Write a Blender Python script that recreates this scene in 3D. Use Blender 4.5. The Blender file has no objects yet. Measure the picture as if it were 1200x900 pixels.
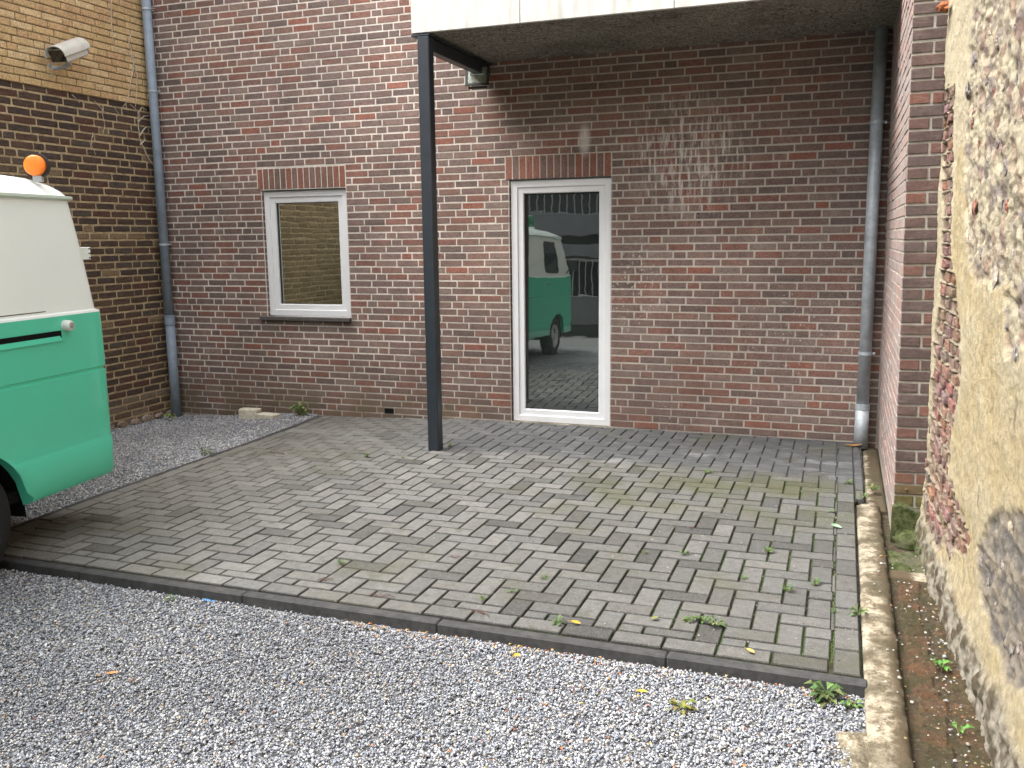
import bpy, math, random
import numpy as np
from mathutils import Vector, Matrix, noise as mn

random.seed(7); np.random.seed(7)
sc = bpy.context.scene
COL = sc.collection
R = math.radians

# ------------------------------------------------------------------ camera
CAMP = Vector((1.8312, -7.4795, 1.6172))
cr, cu, cf = Vector((0.94010313, 0.34069168, -0.01163126)), Vector((-0.04324519, 0.15303626, 0.9872739)), Vector((-0.33813601, 0.92763629, -0.15860315))
cam = bpy.data.cameras.new('camera'); camo = bpy.data.objects.new('camera', cam); COL.objects.link(camo)
camo.matrix_world = Matrix(((cr.x, cu.x, -cf.x, CAMP.x), (cr.y, cu.y, -cf.y, CAMP.y), (cr.z, cu.z, -cf.z, CAMP.z), (0, 0, 0, 1)))
cam.sensor_width = 36; cam.lens = 1059.7 / 1200 * 36; cam.clip_start = .05; cam.clip_end = 500
sc.camera = camo
# ------------------------------------------------------------------ sky, sun, exposure
SUN_EL, SUN_AZ = R(58), R(-62)          # azimuth from +Y (towards the back wall), negative = to the left
w = bpy.data.worlds.new('World'); sc.world = w; w.use_nodes = True
wn = w.node_tree; bg = wn.nodes['Background']
sky = wn.nodes.new('ShaderNodeTexSky'); sky.sky_type = 'NISHITA'; sky.sun_disc = False
sky.sun_elevation = SUN_EL; sky.sun_rotation = SUN_AZ; sky.air_density = 1.0; sky.dust_density = 6.0; sky.ozone_density = 1.0
hs = wn.nodes.new('ShaderNodeHueSaturation'); hs.inputs['Saturation'].default_value = .22
wn.links.new(sky.outputs[0], hs.inputs['Color']); wn.links.new(hs.outputs[0], bg.inputs['Color'])
bg.inputs['Strength'].default_value = .15
sl = bpy.data.lights.new('sun', 'SUN'); sl.energy = .85; sl.angle = R(60); sl.color = (1, .965, .92)
so = bpy.data.objects.new('sun', sl); COL.objects.link(so)
sd = Vector((math.sin(SUN_AZ) * math.cos(SUN_EL), math.cos(SUN_AZ) * math.cos(SUN_EL) * -1, math.sin(SUN_EL)))
so.rotation_euler = sd.to_track_quat('Z', 'Y').to_euler()
sky.sun_rotation = math.atan2(sd.x, sd.y)
sc.view_settings.view_transform = 'Standard'; sc.view_settings.look = 'None'
sc.view_settings.exposure = 2.0; sc.view_settings.gamma = 1
sc.cycles.max_bounces = 8

def PX(P):                                # measuring only: how large a piece shows in the photograph
    v = Vector(P) - CAMP; d = v.dot(cf)
    if d < .05: return (-9e3, -9e3, .05)
    return (600 + 1059.7 * v.dot(cr) / d, 450 - 1059.7 * v.dot(cu) / d, d)

# ------------------------------------------------------------------ materials
class NT:
    def __init__(s, name):
        s.m = bpy.data.materials.new(name); s.m.use_nodes = True; s.t = s.m.node_tree
        s.b = s.t.nodes['Principled BSDF']; s._p = None
    def n(s, t, **k):
        x = s.t.nodes.new(t)
        for a, v in k.items(): setattr(x, a, v)
        return x
    def l(s, a, b): s.t.links.new(a, b)
    def put(s, sock, v):
        if hasattr(v, 'is_output') or isinstance(v, bpy.types.NodeSocket): s.l(v, sock)
        elif isinstance(v, (tuple, list)) and len(v) == 3 and sock.type == 'RGBA': sock.default_value = (*v, 1)
        else: sock.default_value = v
    def pos(s):
        if not s._p: s._p = s.n('ShaderNodeNewGeometry').outputs['Position']
        return s._p
    def xyz(s):
        q = s.n('ShaderNodeSeparateXYZ'); s.l(s.pos(), q.inputs[0]); return q.outputs
    def noise(s, scale, detail=3, rough=.5, vec=None, dist=0, stretch=None):
        x = s.n('ShaderNodeTexNoise'); v = vec or s.pos()
        if stretch:
            mp = s.n('ShaderNodeVectorMath', operation='MULTIPLY'); s.l(v, mp.inputs[0]); mp.inputs[1].default_value = stretch; v = mp.outputs[0]
        s.l(v, x.inputs['Vector'])
        x.inputs['Scale'].default_value = scale; x.inputs['Detail'].default_value = detail
        x.inputs['Roughness'].default_value = rough; x.inputs['Distortion'].default_value = dist
        return x.outputs['Fac']
    def vor(s, scale, feat='F1'):
        x = s.n('ShaderNodeTexVoronoi', feature=feat); s.l(s.pos(), x.inputs['Vector']); x.inputs['Scale'].default_value = scale
        return x.outputs
    def math(s, op, a, b=0., clamp=False):
        x = s.n('ShaderNodeMath', operation=op, use_clamp=clamp); s.put(x.inputs[0], a); s.put(x.inputs[1], b); return x.outputs[0]
    def rng(s, v, a, b, c=0., d=1., smooth=True):
        x = s.n('ShaderNodeMapRange', interpolation_type='SMOOTHSTEP' if smooth else 'LINEAR'); s.put(x.inputs[0], v)
        for i, q in enumerate((a, b, c, d)): x.inputs[i + 1].default_value = q
        return x.outputs[0]
    def mix(s, f, a, b, mode='MIX'):
        x = s.n('ShaderNodeMix', data_type='RGBA', blend_type=mode); s.put(x.inputs[0], f); s.put(x.inputs[6], a); s.put(x.inputs[7], b); return x.outputs[2]
    def tint(s): return s.n('ShaderNodeAttribute', attribute_name='tint').outputs['Color']
    def scl(s, col, f):                    # colour times factor
        x = s.n('ShaderNodeVectorMath', operation='SCALE'); s.put(x.inputs[0], col); s.put(x.inputs['Scale'], f); return x.outputs[0]
    def bump(s, h, st, dist=.01):
        x = s.n('ShaderNodeBump'); s.l(h, x.inputs['Height']); x.inputs['Strength'].default_value = st; x.inputs['Distance'].default_value = dist
        s.l(x.outputs[0], s.b.inputs['Normal'])
    def blob(s, c, r):                     # 1 inside, 0 outside of an ellipsoid patch with a noisy edge
        v = s.n('ShaderNodeVectorMath', operation='SUBTRACT'); s.l(s.pos(), v.inputs[0]); v.inputs[1].default_value = c
        m = s.n('ShaderNodeVectorMath', operation='DIVIDE'); s.l(v.outputs[0], m.inputs[0]); m.inputs[1].default_value = r
        q = s.n('ShaderNodeVectorMath', operation='LENGTH'); s.l(m.outputs[0], q.inputs[0])
        return s.rng(q.outputs['Value'], .3, 1., 1, 0)
    def out(s, col, rough=.85, spec=.3, metal=0):
        s.put(s.b.inputs['Base Color'], col); s.put(s.b.inputs['Roughness'], rough)
        s.b.inputs['Specular IOR Level'].default_value = spec; s.b.inputs['Metallic'].default_value = metal
        return s.m

def wallstain_shade(t, col):                     # soiling, salts and painted canopy shade on the brick back wall, where they sit on the real wall
    x, y, z = t.xyz()
    big = t.noise(.9, 4, .6); dirt = t.rng(big, .38, .7, .80, 1.12)
    c = t.scl(col, dirt)
    # brown soiling below the canopy, with its shade painted in
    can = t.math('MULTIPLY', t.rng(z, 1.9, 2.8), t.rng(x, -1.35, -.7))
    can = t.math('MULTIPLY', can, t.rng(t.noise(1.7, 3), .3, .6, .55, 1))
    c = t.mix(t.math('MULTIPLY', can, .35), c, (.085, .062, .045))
    # damp band with algae above the ground, left half
    al = t.math('MULTIPLY', t.rng(z, .02, .30, 1, 0), t.rng(x, -.9, -1.6))
    al = t.math('MULTIPLY', al, t.rng(t.noise(3, 3), .35, .6))
    c = t.mix(t.math('MULTIPLY', al, .6), c, (.15, .125, .065))
    lo = t.rng(z, .0, 1.1, .3, 0)
    c = t.mix(lo, c, (.10, .07, .055))
    # white salts and lime runs
    sp = t.rng(t.noise(38, 3, .7), .60, .70)
    st = t.rng(t.noise(9, 4, .7, stretch=(3.2, 1, .5)), .47, .66)
    m1 = t.math('MULTIPLY', t.blob((1.42, 0, .85), (.55, .5, .5)), sp)
    m2 = t.math('MULTIPLY', t.blob((.62, 0, 2.25), (.62, .5, .62)), st)
    m3 = t.math('MULTIPLY', t.blob((-.23, 0, 2.42), (.07, .5, .17)), .8)
    m4 = t.math('MULTIPLY', t.blob((.2, 0, 1.2), (.35, .5, .5)), t.rng(t.noise(30, 3, .7), .56, .68))
    m5 = t.math('MULTIPLY', t.blob((.52, 0, .17), (.16, .5, .25)), sp)
    m = t.math('MAXIMUM', t.math('MAXIMUM', m1, m2), t.math('MAXIMUM', m3, t.math('MAXIMUM', m4, m5)))
    c = t.mix(t.math('MULTIPLY', m, .8), c, (.60, .57, .52))
    # darker band under the window sill, fading downward
    sill = t.math('MULTIPLY', t.rng(z, .62, .86), t.math('MULTIPLY', t.rng(x, -3.6, -3.45), t.rng(x, -2.4, -2.52)))
    sill = t.math('MULTIPLY', sill, t.math('LESS_THAN', z, .885))
    return t.mix(t.math('MULTIPLY', sill, .45), c, (.07, .06, .05))

def m_brick(name, stain=True, amp=.42, bs=.3):
    t = NT(name); n1 = t.noise(70, 4, .7); n2 = t.noise(14, 3, .6)
    f = t.math('ADD', t.rng(n1, .3, .7, 1 - amp, 1 + amp * .6, False), t.rng(n2, .3, .7, -.12, .12, False))
    c = t.scl(t.tint(), f)
    hd = t.rng(t.noise(45, 2, .5, stretch=(.35, .35, 2.2)), .52, .72)
    c = t.mix(t.math('MULTIPLY', hd, .16), c, (.34, .27, .22))
    if stain: c = wallstain_shade(t, c)
    t.bump(t.noise(160, 4, .7), bs, .004)
    return t.out(c, .88, .2)
def m_mortar(name, col, stain=True, dark=(.2, .18, .15), sc_=22):
    t = NT(name); c = t.mix(t.rng(t.noise(sc_, 4, .7), .35, .75), col, dark)
    if stain:
        x, y, z = t.xyz()
        up = t.math('MULTIPLY', t.rng(x, -1.6, -.4), 1.)
        c = t.mix(t.math('MULTIPLY', up, .5), c, (.33, .30, .255))
        c = wallstain_shade(t, c)
    t.bump(t.noise(180, 4, .7), .35, .004)
    return t.out(c, .95, .1)
def m_plain(name, col, rough=.5, spec=.5, metal=0, n=0., ns=20, bump=0, bs=60, dirt=None, coat=0):
    t = NT(name); c = col
    if n: c = t.scl(col if not isinstance(col, tuple) else t.mix(0., col, col), t.rng(t.noise(ns, 4, .6), .3, .7, 1 - n, 1 + n, False))
    if dirt: c = t.mix(t.math('MULTIPLY', t.rng(t.noise(dirt[1], 5, .65, stretch=dirt[3] if len(dirt) > 3 else None), .45, .75), dirt[2]), c, dirt[0])
    if bump: t.bump(t.noise(bs, 4, .6), bump, .005)
    if coat: t.b.inputs['Coat Weight'].default_value = coat; t.b.inputs['Coat Roughness'].default_value = .06
    return t.out(c, rough, spec, metal)
def m_tint(name, rough=.85, amp=.25, ns=40, bump=.3, bs=120, bd=.004, spec=.2):
    t = NT(name); c = t.scl(t.tint(), t.rng(t.noise(ns, 4, .65), .3, .7, 1 - amp, 1 + amp, False))
    t.bump(t.noise(bs, 4, .65), bump, bd); return t.out(c, rough, spec)

M = {}
M['brick'] = m_brick('house_brick'); M['mortar'] = m_mortar('light_mortar', (.74, .68, .60), dark=(.54, .49, .43))
M['brick2'] = m_brick('pier_brick', False, .3)
M['mortar2'] = m_mortar('pier_mortar', (.40, .37, .32), False, (.27, .25, .215))
M['oldbrick'] = m_brick('old_brick', False, .5, .6)
M['oldmortar'] = m_mortar('sandy_mortar', (.56, .44, .27), False, (.26, .20, .125), 14)
M['white'] = m_plain('white_window_plastic', (.70, .71, .72), .3, .5, n=.03, ns=5)
M['seal'] = m_plain('black_rubber_seal', (.02, .02, .02), .6)
M['sill'] = m_plain('slate_sill', (.085, .08, .075), .6, .4, n=.25, ns=30, bump=.2)
M['steel'] = m_plain('anthracite_coated_steel', (.022, .028, .036), .38, .5, n=.12, ns=9, bump=.03, bs=200)
M['zinc'] = m_plain('weathered_zinc', (.42, .46, .49), .5, .5, .2, n=.22, ns=14, dirt=((.42, .45, .46), 7, .5, (1, 1, .25)))
M['bluepaint'] = m_plain('bluegrey_painted_pipe', (.22, .27, .33), .5, .4, 0, n=.16, ns=12, dirt=((.34, .37, .40), 9, .45, (1, 1, .3)))
M['dark'] = m_plain('dark_void', (.008, .008, .008), .9, .1)
M['tyre'] = m_plain('tyre_rubber', (.02, .02, .021), .8, .25, n=.2, ns=60, bump=.2, bs=90)
M['rim'] = m_plain('silver_wheel', (.45, .46, .46), .4, .5, .6)
M['vanwhite'] = m_plain('white_van_paint', (.83, .90, .87), .32, .5, n=.015, ns=2, coat=.6, dirt=((.77, .83, .80), 3, .2))
M['vangreen'] = m_plain('green_van_paint', (.085, .62, .41), .32, .5, n=.02, ns=2, coat=.6, dirt=((.10, .56, .38), 2.5, .3))
M['vanglass'] = m_plain('van_glass', (.012, .014, .015), .03, .8)
M['chrome'] = m_plain('chrome', (.6, .6, .6), .15, .5, 1)
M['knob'] = m_plain('pale_plastic_knob', (.62, .64, .60), .4)
M['orange'] = m_plain('orange_lens', (.95, .22, .01), .22, .6, n=.12, ns=60, bump=.5, bs=220)
M['orange'].node_tree.nodes['Principled BSDF'].inputs['Subsurface Weight'].default_value = .2
M['greenlens'] = m_plain('green_lens', (.0, .16, .07), .15, .7)
M['cream'] = m_plain('cream_camera_housing', (.62, .61, .55), .45, .4, n=.05, ns=20, dirt=((.38, .36, .30), 12, .4))
M['lampglass'] = m_plain('floodlight_glass', (.30, .32, .27), .12, .7, .4, n=.4, ns=35)
M['vine'] = m_plain('dry_stem', (.52, .44, .34), .9, .1, n=.3, ns=30)
M['blue'] = m_plain('blue_plastic', (.03, .25, .62), .4, .5)
M['leaf'] = m_tint('leaf', .55, .2, 60, .2, spec=.4)
M['stone'] = m_tint('stone_chip', .8, .3, 90, .3, 200, .002)
M['rubble'] = m_tint('rubble_stone', .9, .35, 45, .8, 80, .012)
t = NT('old_wall_plaster'); c = t.scl(t.tint(), t.rng(t.noise(30, 5, .7), .3, .7, .76, 1.2, False))
c = t.mix(t.rng(t.noise(130, 4, .75), .60, .70, 0, .65), c, (.10, .075, .045)); c = t.mix(t.rng(t.noise(16, 5, .7), .56, .70, 0, .4), c, (.24, .20, .14))
t.bump(t.noise(95, 6, .8), 1., .014); M['oldplaster'] = t.out(c, .95, .1)

# glass: dark room behind, mirror-like front
def m_glass(name, refl):
    t = NT(name); t.out((.012, .016, .015), .3, .2)
    g = t.n('ShaderNodeBsdfGlossy'); g.inputs['Color'].default_value = (.92, 1, .96, 1); g.inputs['Roughness'].default_value = .012
    b = t.n('ShaderNodeBump'); h = t.noise(3.2, 2, .4, stretch=(1, 1, 2.4)); t.l(h, b.inputs['Height']); b.inputs['Strength'].default_value = .018; b.inputs['Distance'].default_value = .02
    t.l(b.outputs[0], g.inputs['Normal'])
    mx = t.n('ShaderNodeMixShader'); mx.inputs[0].default_value = refl
    t.l(t.b.outputs[0], mx.inputs[1]); t.l(g.outputs[0], mx.inputs[2])
    t.l(mx.outputs[0], t.t.nodes['Material Output'].inputs['Surface']); return t.m
M['glass'] = m_glass('coated_window_glass', .27)
M['glass2'] = m_glass('coated_window_glass_small', .72)

# concrete pavers with algae, sealed strip by the wall
t = NT('concrete_paver'); x, y, z = t.xyz()
sp = t.rng(t.noise(260, 2, .6), .54, .68)
c = t.scl(t.tint(), t.rng(t.noise(26, 5, .7), .3, .7, .74, 1.2, False))
c = t.mix(t.math('MULTIPLY', sp, .4), c, (.36, .35, .32))
c = t.mix(t.rng(t.noise(150, 3, .7), .60, .74, 0, .6), c, (.035, .034, .03))
seal = t.math('MULTIPLY', t.rng(t.math('ADD', y, t.rng(t.noise(1.3, 3), 0, 1, -.45, .45, False)), -1.35, -1.1), t.rng(x, -2.2, 0, .25, 1))
c = t.mix(t.math('MULTIPLY', seal, .75), c, t.mix(t.rng(t.noise(5, 5, .7, stretch=(1, 2.5, 1)), .45, .75), (.062, .066, .071), (.15, .152, .155)))
sm = t.math('MULTIPLY', t.rng(t.noise(2.1, 4, .65, stretch=(.6, 1.6, 1)), .56, .68), t.rng(y, -1.75, -1.2)); sm = t.math('MULTIPLY', sm, t.rng(y, -.3, -.6))
c = t.mix(t.math('MULTIPLY', sm, .5), c, (.27, .275, .28))
gr = t.math('MULTIPLY', t.rng(t.math('ABSOLUTE', t.math('ADD', y, 1.75)), .2, .75, 1, 0), t.rng(x, -.1, .7)); gr = t.math('MULTIPLY', gr, t.rng(t.noise(2.4, 4), .38, .6))
c = t.mix(t.math('MULTIPLY', gr, .62), c, (.062, .066, .022))
gr2 = t.rng(t.noise(1.6, 4, .6), .52, .72); c = t.mix(t.math('MULTIPLY', gr2, .45), c, (.075, .072, .038))
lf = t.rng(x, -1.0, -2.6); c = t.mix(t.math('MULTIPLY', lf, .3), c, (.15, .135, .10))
gm = t.math('MULTIPLY', t.rng(t.noise(5.5, 5, .7), .55, .68), t.rng(t.noise(1.1, 2), .4, .6)); c = t.mix(t.math('MULTIPLY', gm, .55), c, (.05, .05, .03))
t.bump(t.noise(260, 3, .7), .45, .004); M['paver'] = t.out(c, .82, .25)
# joint dirt
t = NT('joint_dirt'); x, y, z = t.xyz()
c = t.mix(t.rng(t.noise(20, 4), .4, .6), (.020, .017, .014), (.042, .035, .026))
rd = t.math('MULTIPLY', t.blob((-.95, -2.15, 0), (1.7, 1.1, 1)), t.rng(t.noise(2.5, 3), .4, .58)); c = t.mix(rd, c, (.075, .024, .012))
ms = t.math('MULTIPLY', t.rng(t.noise(2.2, 4), .45, .6), t.rng(x, -.6, 1.2, .25, 1)); c = t.mix(ms, c, (.030, .052, .012))
cem = t.math('MULTIPLY', t.rng(y, -1.5, -1.15), t.rng(x, -1.4, .2)); c = t.mix(t.math('MULTIPLY', cem, .9), c, (.09, .09, .09))
t.bump(t.noise(150, 4), .6, .006); M['joint'] = t.out(c, .95, .1)
M['kerb'] = m_plain('dark_concrete_edging', (.045, .045, .045), .8, .3, n=.3, ns=30, bump=.35, bs=140, dirt=((.09, .086, .078), 6, .5))
t = NT('gravel_bed'); v = t.vor(75); c = t.mix(t.rng(v['Color'], 0, 1), (.09, .09, .095), (.32, .33, .35)); c = t.mix(t.rng(t.noise(3), .3, .7, 0, .35), c, (.12, .11, .10))
t.bump(v['Distance'], .8, .02); M['gravelbed'] = t.out(c, .9)
t = NT('rough_soffit'); v = t.noise(26, 6, .8, dist=2.5); c = t.mix(t.rng(v, .38, .62), (.065, .06, .05), (.62, .59, .51)); c = t.mix(t.rng(t.noise(1.5, 4), .45, .7, 0, .5), c, (.10, .095, .075))
t.bump(v, 1, .03); M['soffit'] = t.out(c, .95, .1)
t = NT('painted_concrete'); st = t.noise(4, 5, .65, stretch=(3.5, 3.5, .5)); c = t.mix(t.rng(st, .42, .8, 0, .8), (.55, .545, .52), (.33, .31, .27)); c = t.mix(t.rng(t.noise(40, 4, .7), .6, .75, 0, .35), c, (.5, .47, .42))
t.bump(t.noise(35, 4), .15, .004); M['fascia'] = t.out(c, .8, .25)
t = NT('weathered_concrete'); x, y, z = t.xyz(); c = t.mix(t.rng(t.noise(14, 6, .78), .40, .62), (.38, .335, .25), (.13, .105, .07)); c = t.mix(t.math('MULTIPLY', t.rng(t.math('ADD', x, t.rng(t.noise(7, 4, .7), 0, 1, -.06, .06, False)), 2.035, 2.085), t.rng(x, 2.2, 2.25, 1, 0)), c, (.085, .065, .04)); c = t.mix(t.rng(t.noise(4, 5), .46, .62, 0, .85), c, (.07, .058, .035)); c = t.mix(t.rng(t.noise(70, 3, .7), .56, .7, 0, .8), c, (.05, .042, .03))
t.bump(t.noise(90, 5, .7), .7, .01); M['strip'] = t.out(c, .9, .2)
t = NT('mossy_brick'); c = t.scl(t.tint(), t.rng(t.noise(35, 5, .7), .3, .7, .55, 1.4, False)); c = t.mix(t.rng(t.noise(7, 5, .7), .44, .6, 0, .85), c, (.036, .032, .011)); c = t.mix(t.rng(t.noise(11, 4, .7), .55, .68, 0, .6), c, (.085, .036, .012)); c = t.mix(t.rng(t.noise(24, 4, .7), .6, .7, 0, .6), c, (.11, .085, .022)); c = t.mix(t.rng(t.noise(75, 3, .7), .60, .70, 0, .7), c, (.22, .19, .14))
t.bump(t.noise(80, 5, .75), .9, .012); M['footing'] = t.out(c, .8, .35)
t = NT('moss'); c = t.mix(t.rng(t.noise(30, 4, .7), .35, .65), (.035, .05, .014), (.11, .12, .055)); c = t.mix(t.rng(t.noise(12, 3), .5, .7, 0, .7), c, (.12, .11, .085)); t.bump(t.noise(120, 4, .8), .9, .012); M['moss'] = t.out(c, .95, .1)
M['render'] = m_plain('grey_render', (.17, .175, .185), .85, .2, n=.1, ns=3, dirt=((.12, .12, .125), 1.2, .5))
M['render2'] = m_plain('dark_grey_band', (.05, .055, .05), .8, .2, n=.1, ns=3)
M['bar'] = m_plain('pale_grey_bars', (.28, .29, .29), .5, .4)
M['asphalt'] = m_plain('grey_paving', (.13, .13, .125), .9, .2, n=.25, ns=14, bump=.3, bs=50)

# ------------------------------------------------------------------ helpers
def tag(o, label=None, cat=None, group=None, kind=None):
    if label: o['label'] = label
    if cat: o['category'] = cat
    if group: o['group'] = group
    if kind: o['kind'] = kind
    return o
def thing(name, label, cat, loc=(0, 0, 0), rot=(0, 0, 0), group=None, size=.1):
    o = bpy.data.objects.new(name, None); COL.objects.link(o); o.location = loc; o.rotation_euler = rot; o.empty_display_size = size
    return tag(o, label, cat, group)
class MB:
    def __init__(s): s.v = []; s.f = []; s.c = []; s.mi = []
    def add(s, vs, fs, col=(.5, .5, .5), mi=0):
        b = len(s.v); s.v.extend([tuple(q) for q in vs])
        for f in fs: s.f.append(tuple(i + b for i in f)); s.c.append(col); s.mi.append(mi)
    def box(s, a, b, col=(.5,) * 3, bev=0., mi=0, skip=''):
        (x0, y0, z0), (x1, y1, z1) = a, b
        if bev <= 0:
            v = [(x, y, z) for x in (x0, x1) for y in (y0, y1) for z in (z0, z1)]
            s.add(v, [(0, 1, 3, 2), (4, 6, 7, 5), (0, 4, 5, 1), (2, 3, 7, 6), (0, 2, 6, 4), (1, 5, 7, 3)], col, mi); return
        e = min(bev, (x1 - x0) * .45, (y1 - y0) * .45, (z1 - z0) * .45); v = []; idx = {}
        L = ((x0, x1), (y0, y1), (z0, z1))
        for i in range(8):
            bt = (i >> 2 & 1, i >> 1 & 1, i & 1)
            for ax in range(3):
                q = [L[k][bt[k]] + (0 if k == ax else (e if bt[k] == 0 else -e)) for k in range(3)]
                idx[(i, ax)] = len(v); v.append(q)
        F = []
        for ax in range(3):
            o1, o2 = [k for k in range(3) if k != ax]
            for sd in (0, 1):
                ring = []
                for (p, q) in ((0, 0), (1, 0), (1, 1), (0, 1)):
                    bt = [0, 0, 0]; bt[ax] = sd; bt[o1] = p; bt[o2] = q
                    ring.append(idx[(bt[0] << 2 | bt[1] << 1 | bt[2], ax)])
                F.append(ring)
            for (p, q) in ((0, 0), (1, 0), (1, 1), (0, 1)):      # edges along ax
                bt = [0, 0, 0]; bt[o1] = p; bt[o2] = q; i0 = bt[0] << 2 | bt[1] << 1 | bt[2]; bt[ax] = 1; i1 = bt[0] << 2 | bt[1] << 1 | bt[2]
                F.append([idx[(i0, o1)], idx[(i1, o1)], idx[(i1, o2)], idx[(i0, o2)]])
        for i in range(8): F.append([idx[(i, 0)], idx[(i, 1)], idx[(i, 2)]])
        c = Vector(((x0 + x1) / 2, (y0 + y1) / 2, (z0 + z1) / 2))
        G = []
        for f in F:
            P = [Vector(v[k]) for k in f]; nn = (P[1] - P[0]).cross(P[2] - P[0])
            G.append(f if nn.dot(sum(P, Vector()) / len(P) - c) > 0 else f[::-1])
        s.add(v, G, col, mi)
    def tube(s, pts, r, n=12, col=(.5,) * 3, caps=True, mi=0):
        pts = [Vector(p) for p in pts]; rs = r if isinstance(r, (list, tuple)) else [r] * len(pts); rings = []; vs = []
        for i, p in enumerate(pts):
            d = ((pts[min(i + 1, len(pts) - 1)] - pts[max(i - 1, 0)])).normalized()
            a = d.orthogonal().normalized() if i == 0 else (pa - d * pa.dot(d)).normalized()
            pa = a; b = d.cross(a)
            for k in range(n): an = 2 * math.pi * k / n; vs.append(p + (a * math.cos(an) + b * math.sin(an)) * rs[i])
        fs = [(i * n + k, i * n + (k + 1) % n, (i + 1) * n + (k + 1) % n, (i + 1) * n + k) for i in range(len(pts) - 1) for k in range(n)]
        if caps: fs += [tuple(range(n))[::-1], tuple(range((len(pts) - 1) * n, len(pts) * n))]
        s.add(vs, fs, col, mi)
    def build(s, name, mat, parent=None, smooth=False, loc=None, rot=None):
        me = bpy.data.meshes.new(name); me.from_pydata(s.v, [], s.f)
        for m_ in (mat if isinstance(mat, (list, tuple)) else [mat]): me.materials.append(m_)
        if len(s.f):
            tot = np.array([len(f) for f in s.f]); cc = np.ones((tot.sum(), 4), np.float32); cc[:, :3] = np.repeat(np.array(s.c, np.float32).reshape(-1, 3), tot, 0)
            at = me.color_attributes.new('tint', 'FLOAT_COLOR', 'CORNER'); at.data.foreach_set('color', cc.ravel())
            me.polygons.foreach_set('material_index', np.array(s.mi, np.int32))
            me.polygons.foreach_set('use_smooth', np.full(len(s.f), smooth))
        me.update()
        o = bpy.data.objects.new(name, me); COL.objects.link(o)
        if parent: o.parent = parent
        if loc is not None: o.location = loc
        if rot is not None: o.rotation_euler = rot
        return o
def auto_smooth(o, ang=35):
    me = o.data; me.polygons.foreach_set('use_smooth', np.full(len(me.polygons), True))
    me.set_sharp_from_angle(angle=R(ang)); return o
def link(name, me, parent, mw=None):
    o = bpy.data.objects.new(name, me); COL.objects.link(o)
    if parent: o.parent = parent
    if mw is not None: o.matrix_local = mw
    return o
def jit(a): return random.uniform(-a, a)
def sm(x): x = max(0., min(1., x)); return x * x * (3 - 2 * x)
def lerp(a, b, t): return a + (b - a) * t
def mixc(a, b, t): return tuple(lerp(p, q, t) for p, q in zip(a, b))
def fbm(x, y, z, o=4):
    s_, a = 0., 1.
    for i in range(o): s_ += a * mn.noise(Vector((x, y, z))); x *= 2.03; y *= 2.03; z *= 2.03; a *= .5
    return s_
def inpoly(p, P):
    x, y = p; c = False; j = len(P) - 1
    for i in range(len(P)):
        if (P[i][1] > y) != (P[j][1] > y) and x < (P[j][0] - P[i][0]) * (y - P[i][1]) / (P[j][1] - P[i][1]) + P[i][0]: c = not c
        j = i
    return c

# brick face mesh in local u (length), v (height), w (out of the wall)
def brick_geo(L, H, D=.012, ch=.003, rag=0., back=.03):
    v = []
    for (ww, e) in ((-back, 0), (D - ch, 0), (D, ch)):
        for (a, b) in ((0, 0), (1, 0), (1, 1), (0, 1)):
            v.append([a * L + (e if a == 0 else -e) + (jit(rag) if ww > -back else 0), b * H + (e if b == 0 else -e) + (jit(rag) if ww > -back else 0), ww + (jit(rag * .5) if ww > -back else 0)])
    f = [(8, 9, 10, 11)] + [(k, (k + 1) % 4, 4 + (k + 1) % 4, 4 + k) for k in range(4)] + [(4 + k, 4 + (k + 1) % 4, 8 + (k + 1) % 4, 8 + k) for k in range(4)]
    return v, f
def brick_geo_r(L, H, D, rag, back=.03):           # worn brick: twelve-sided uneven front
    pts = []
    for (a, b) in ((0, 0), (.33, 0), (.67, 0), (1, 0), (1, .5), (1, 1), (.67, 1), (.33, 1), (0, 1), (0, .5)):
        cx = .12 * L * 0; r_ = rag * (1.6 if a in (0, 1) and b in (0, 1) else 1)
        pts.append((a * L + (1 if a == 0 else -1 if a == 1 else 0) * abs(jit(r_)) + jit(r_ * .3), b * H + (1 if b == 0 else -1 if b == 1 else 0) * abs(jit(r_))))
    n = len(pts); cx, cy = L / 2, H / 2
    v = [(p, q, -back) for p, q in pts] + [(p, q, D * .55) for p, q in pts] + [(lerp(p, cx, .07), lerp(q, cy, .2), D + jit(rag * .5)) for p, q in pts] + [(cx, cy, D + jit(rag * .4))]
    f = [(k, (k + 1) % n, n + (k + 1) % n, n + k) for k in range(n)] + [(n + k, n + (k + 1) % n, 2 * n + (k + 1) % n, 2 * n + k) for k in range(n)] + [(2 * n + k, 2 * n + (k + 1) % n, 3 * n) for k in range(n)]
    return v, f
def bond(u0, u1, prev, F, hp=.24, mind=.045):      # perpends of one course in a random ("wild") bond
    best = None
    for _ in range(14):
        us = [u0]; u = u0 + random.choice((.5, .75, 1, .3)) * F * random.uniform(.9, 1.1); last = 1
        while u < u1 - .06:
            us.append(u); L = F * (.5 if (last and random.random() < hp) else 1); last = L > F * .6; u += L
        us.append(u1); bad = sum(1 for a in us[1:-1] if any(abs(a - b) < mind for b in prev))
        if best is None or bad < best[0]: best = (bad, us)
        if bad == 0: break
    return best[1]
def area_px(fr, u, v, L, H):
    P = [PX(fr @ Vector((u + a * L, v + b * H, 0))) for a, b in ((0, 0), (1, 0), (1, 1), (0, 1))]
    if any(p[2] < .1 for p in P): return 0
    cx, cy = sum(p[0] for p in P) / 4, sum(p[1] for p in P) / 4
    if not (0 < cx < 1200 and 0 < cy < 900): return 0
    return abs(sum(P[i][0] * P[(i + 1) % 4][1] - P[(i + 1) % 4][0] * P[i][1] for i in range(4))) / 2
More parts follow.
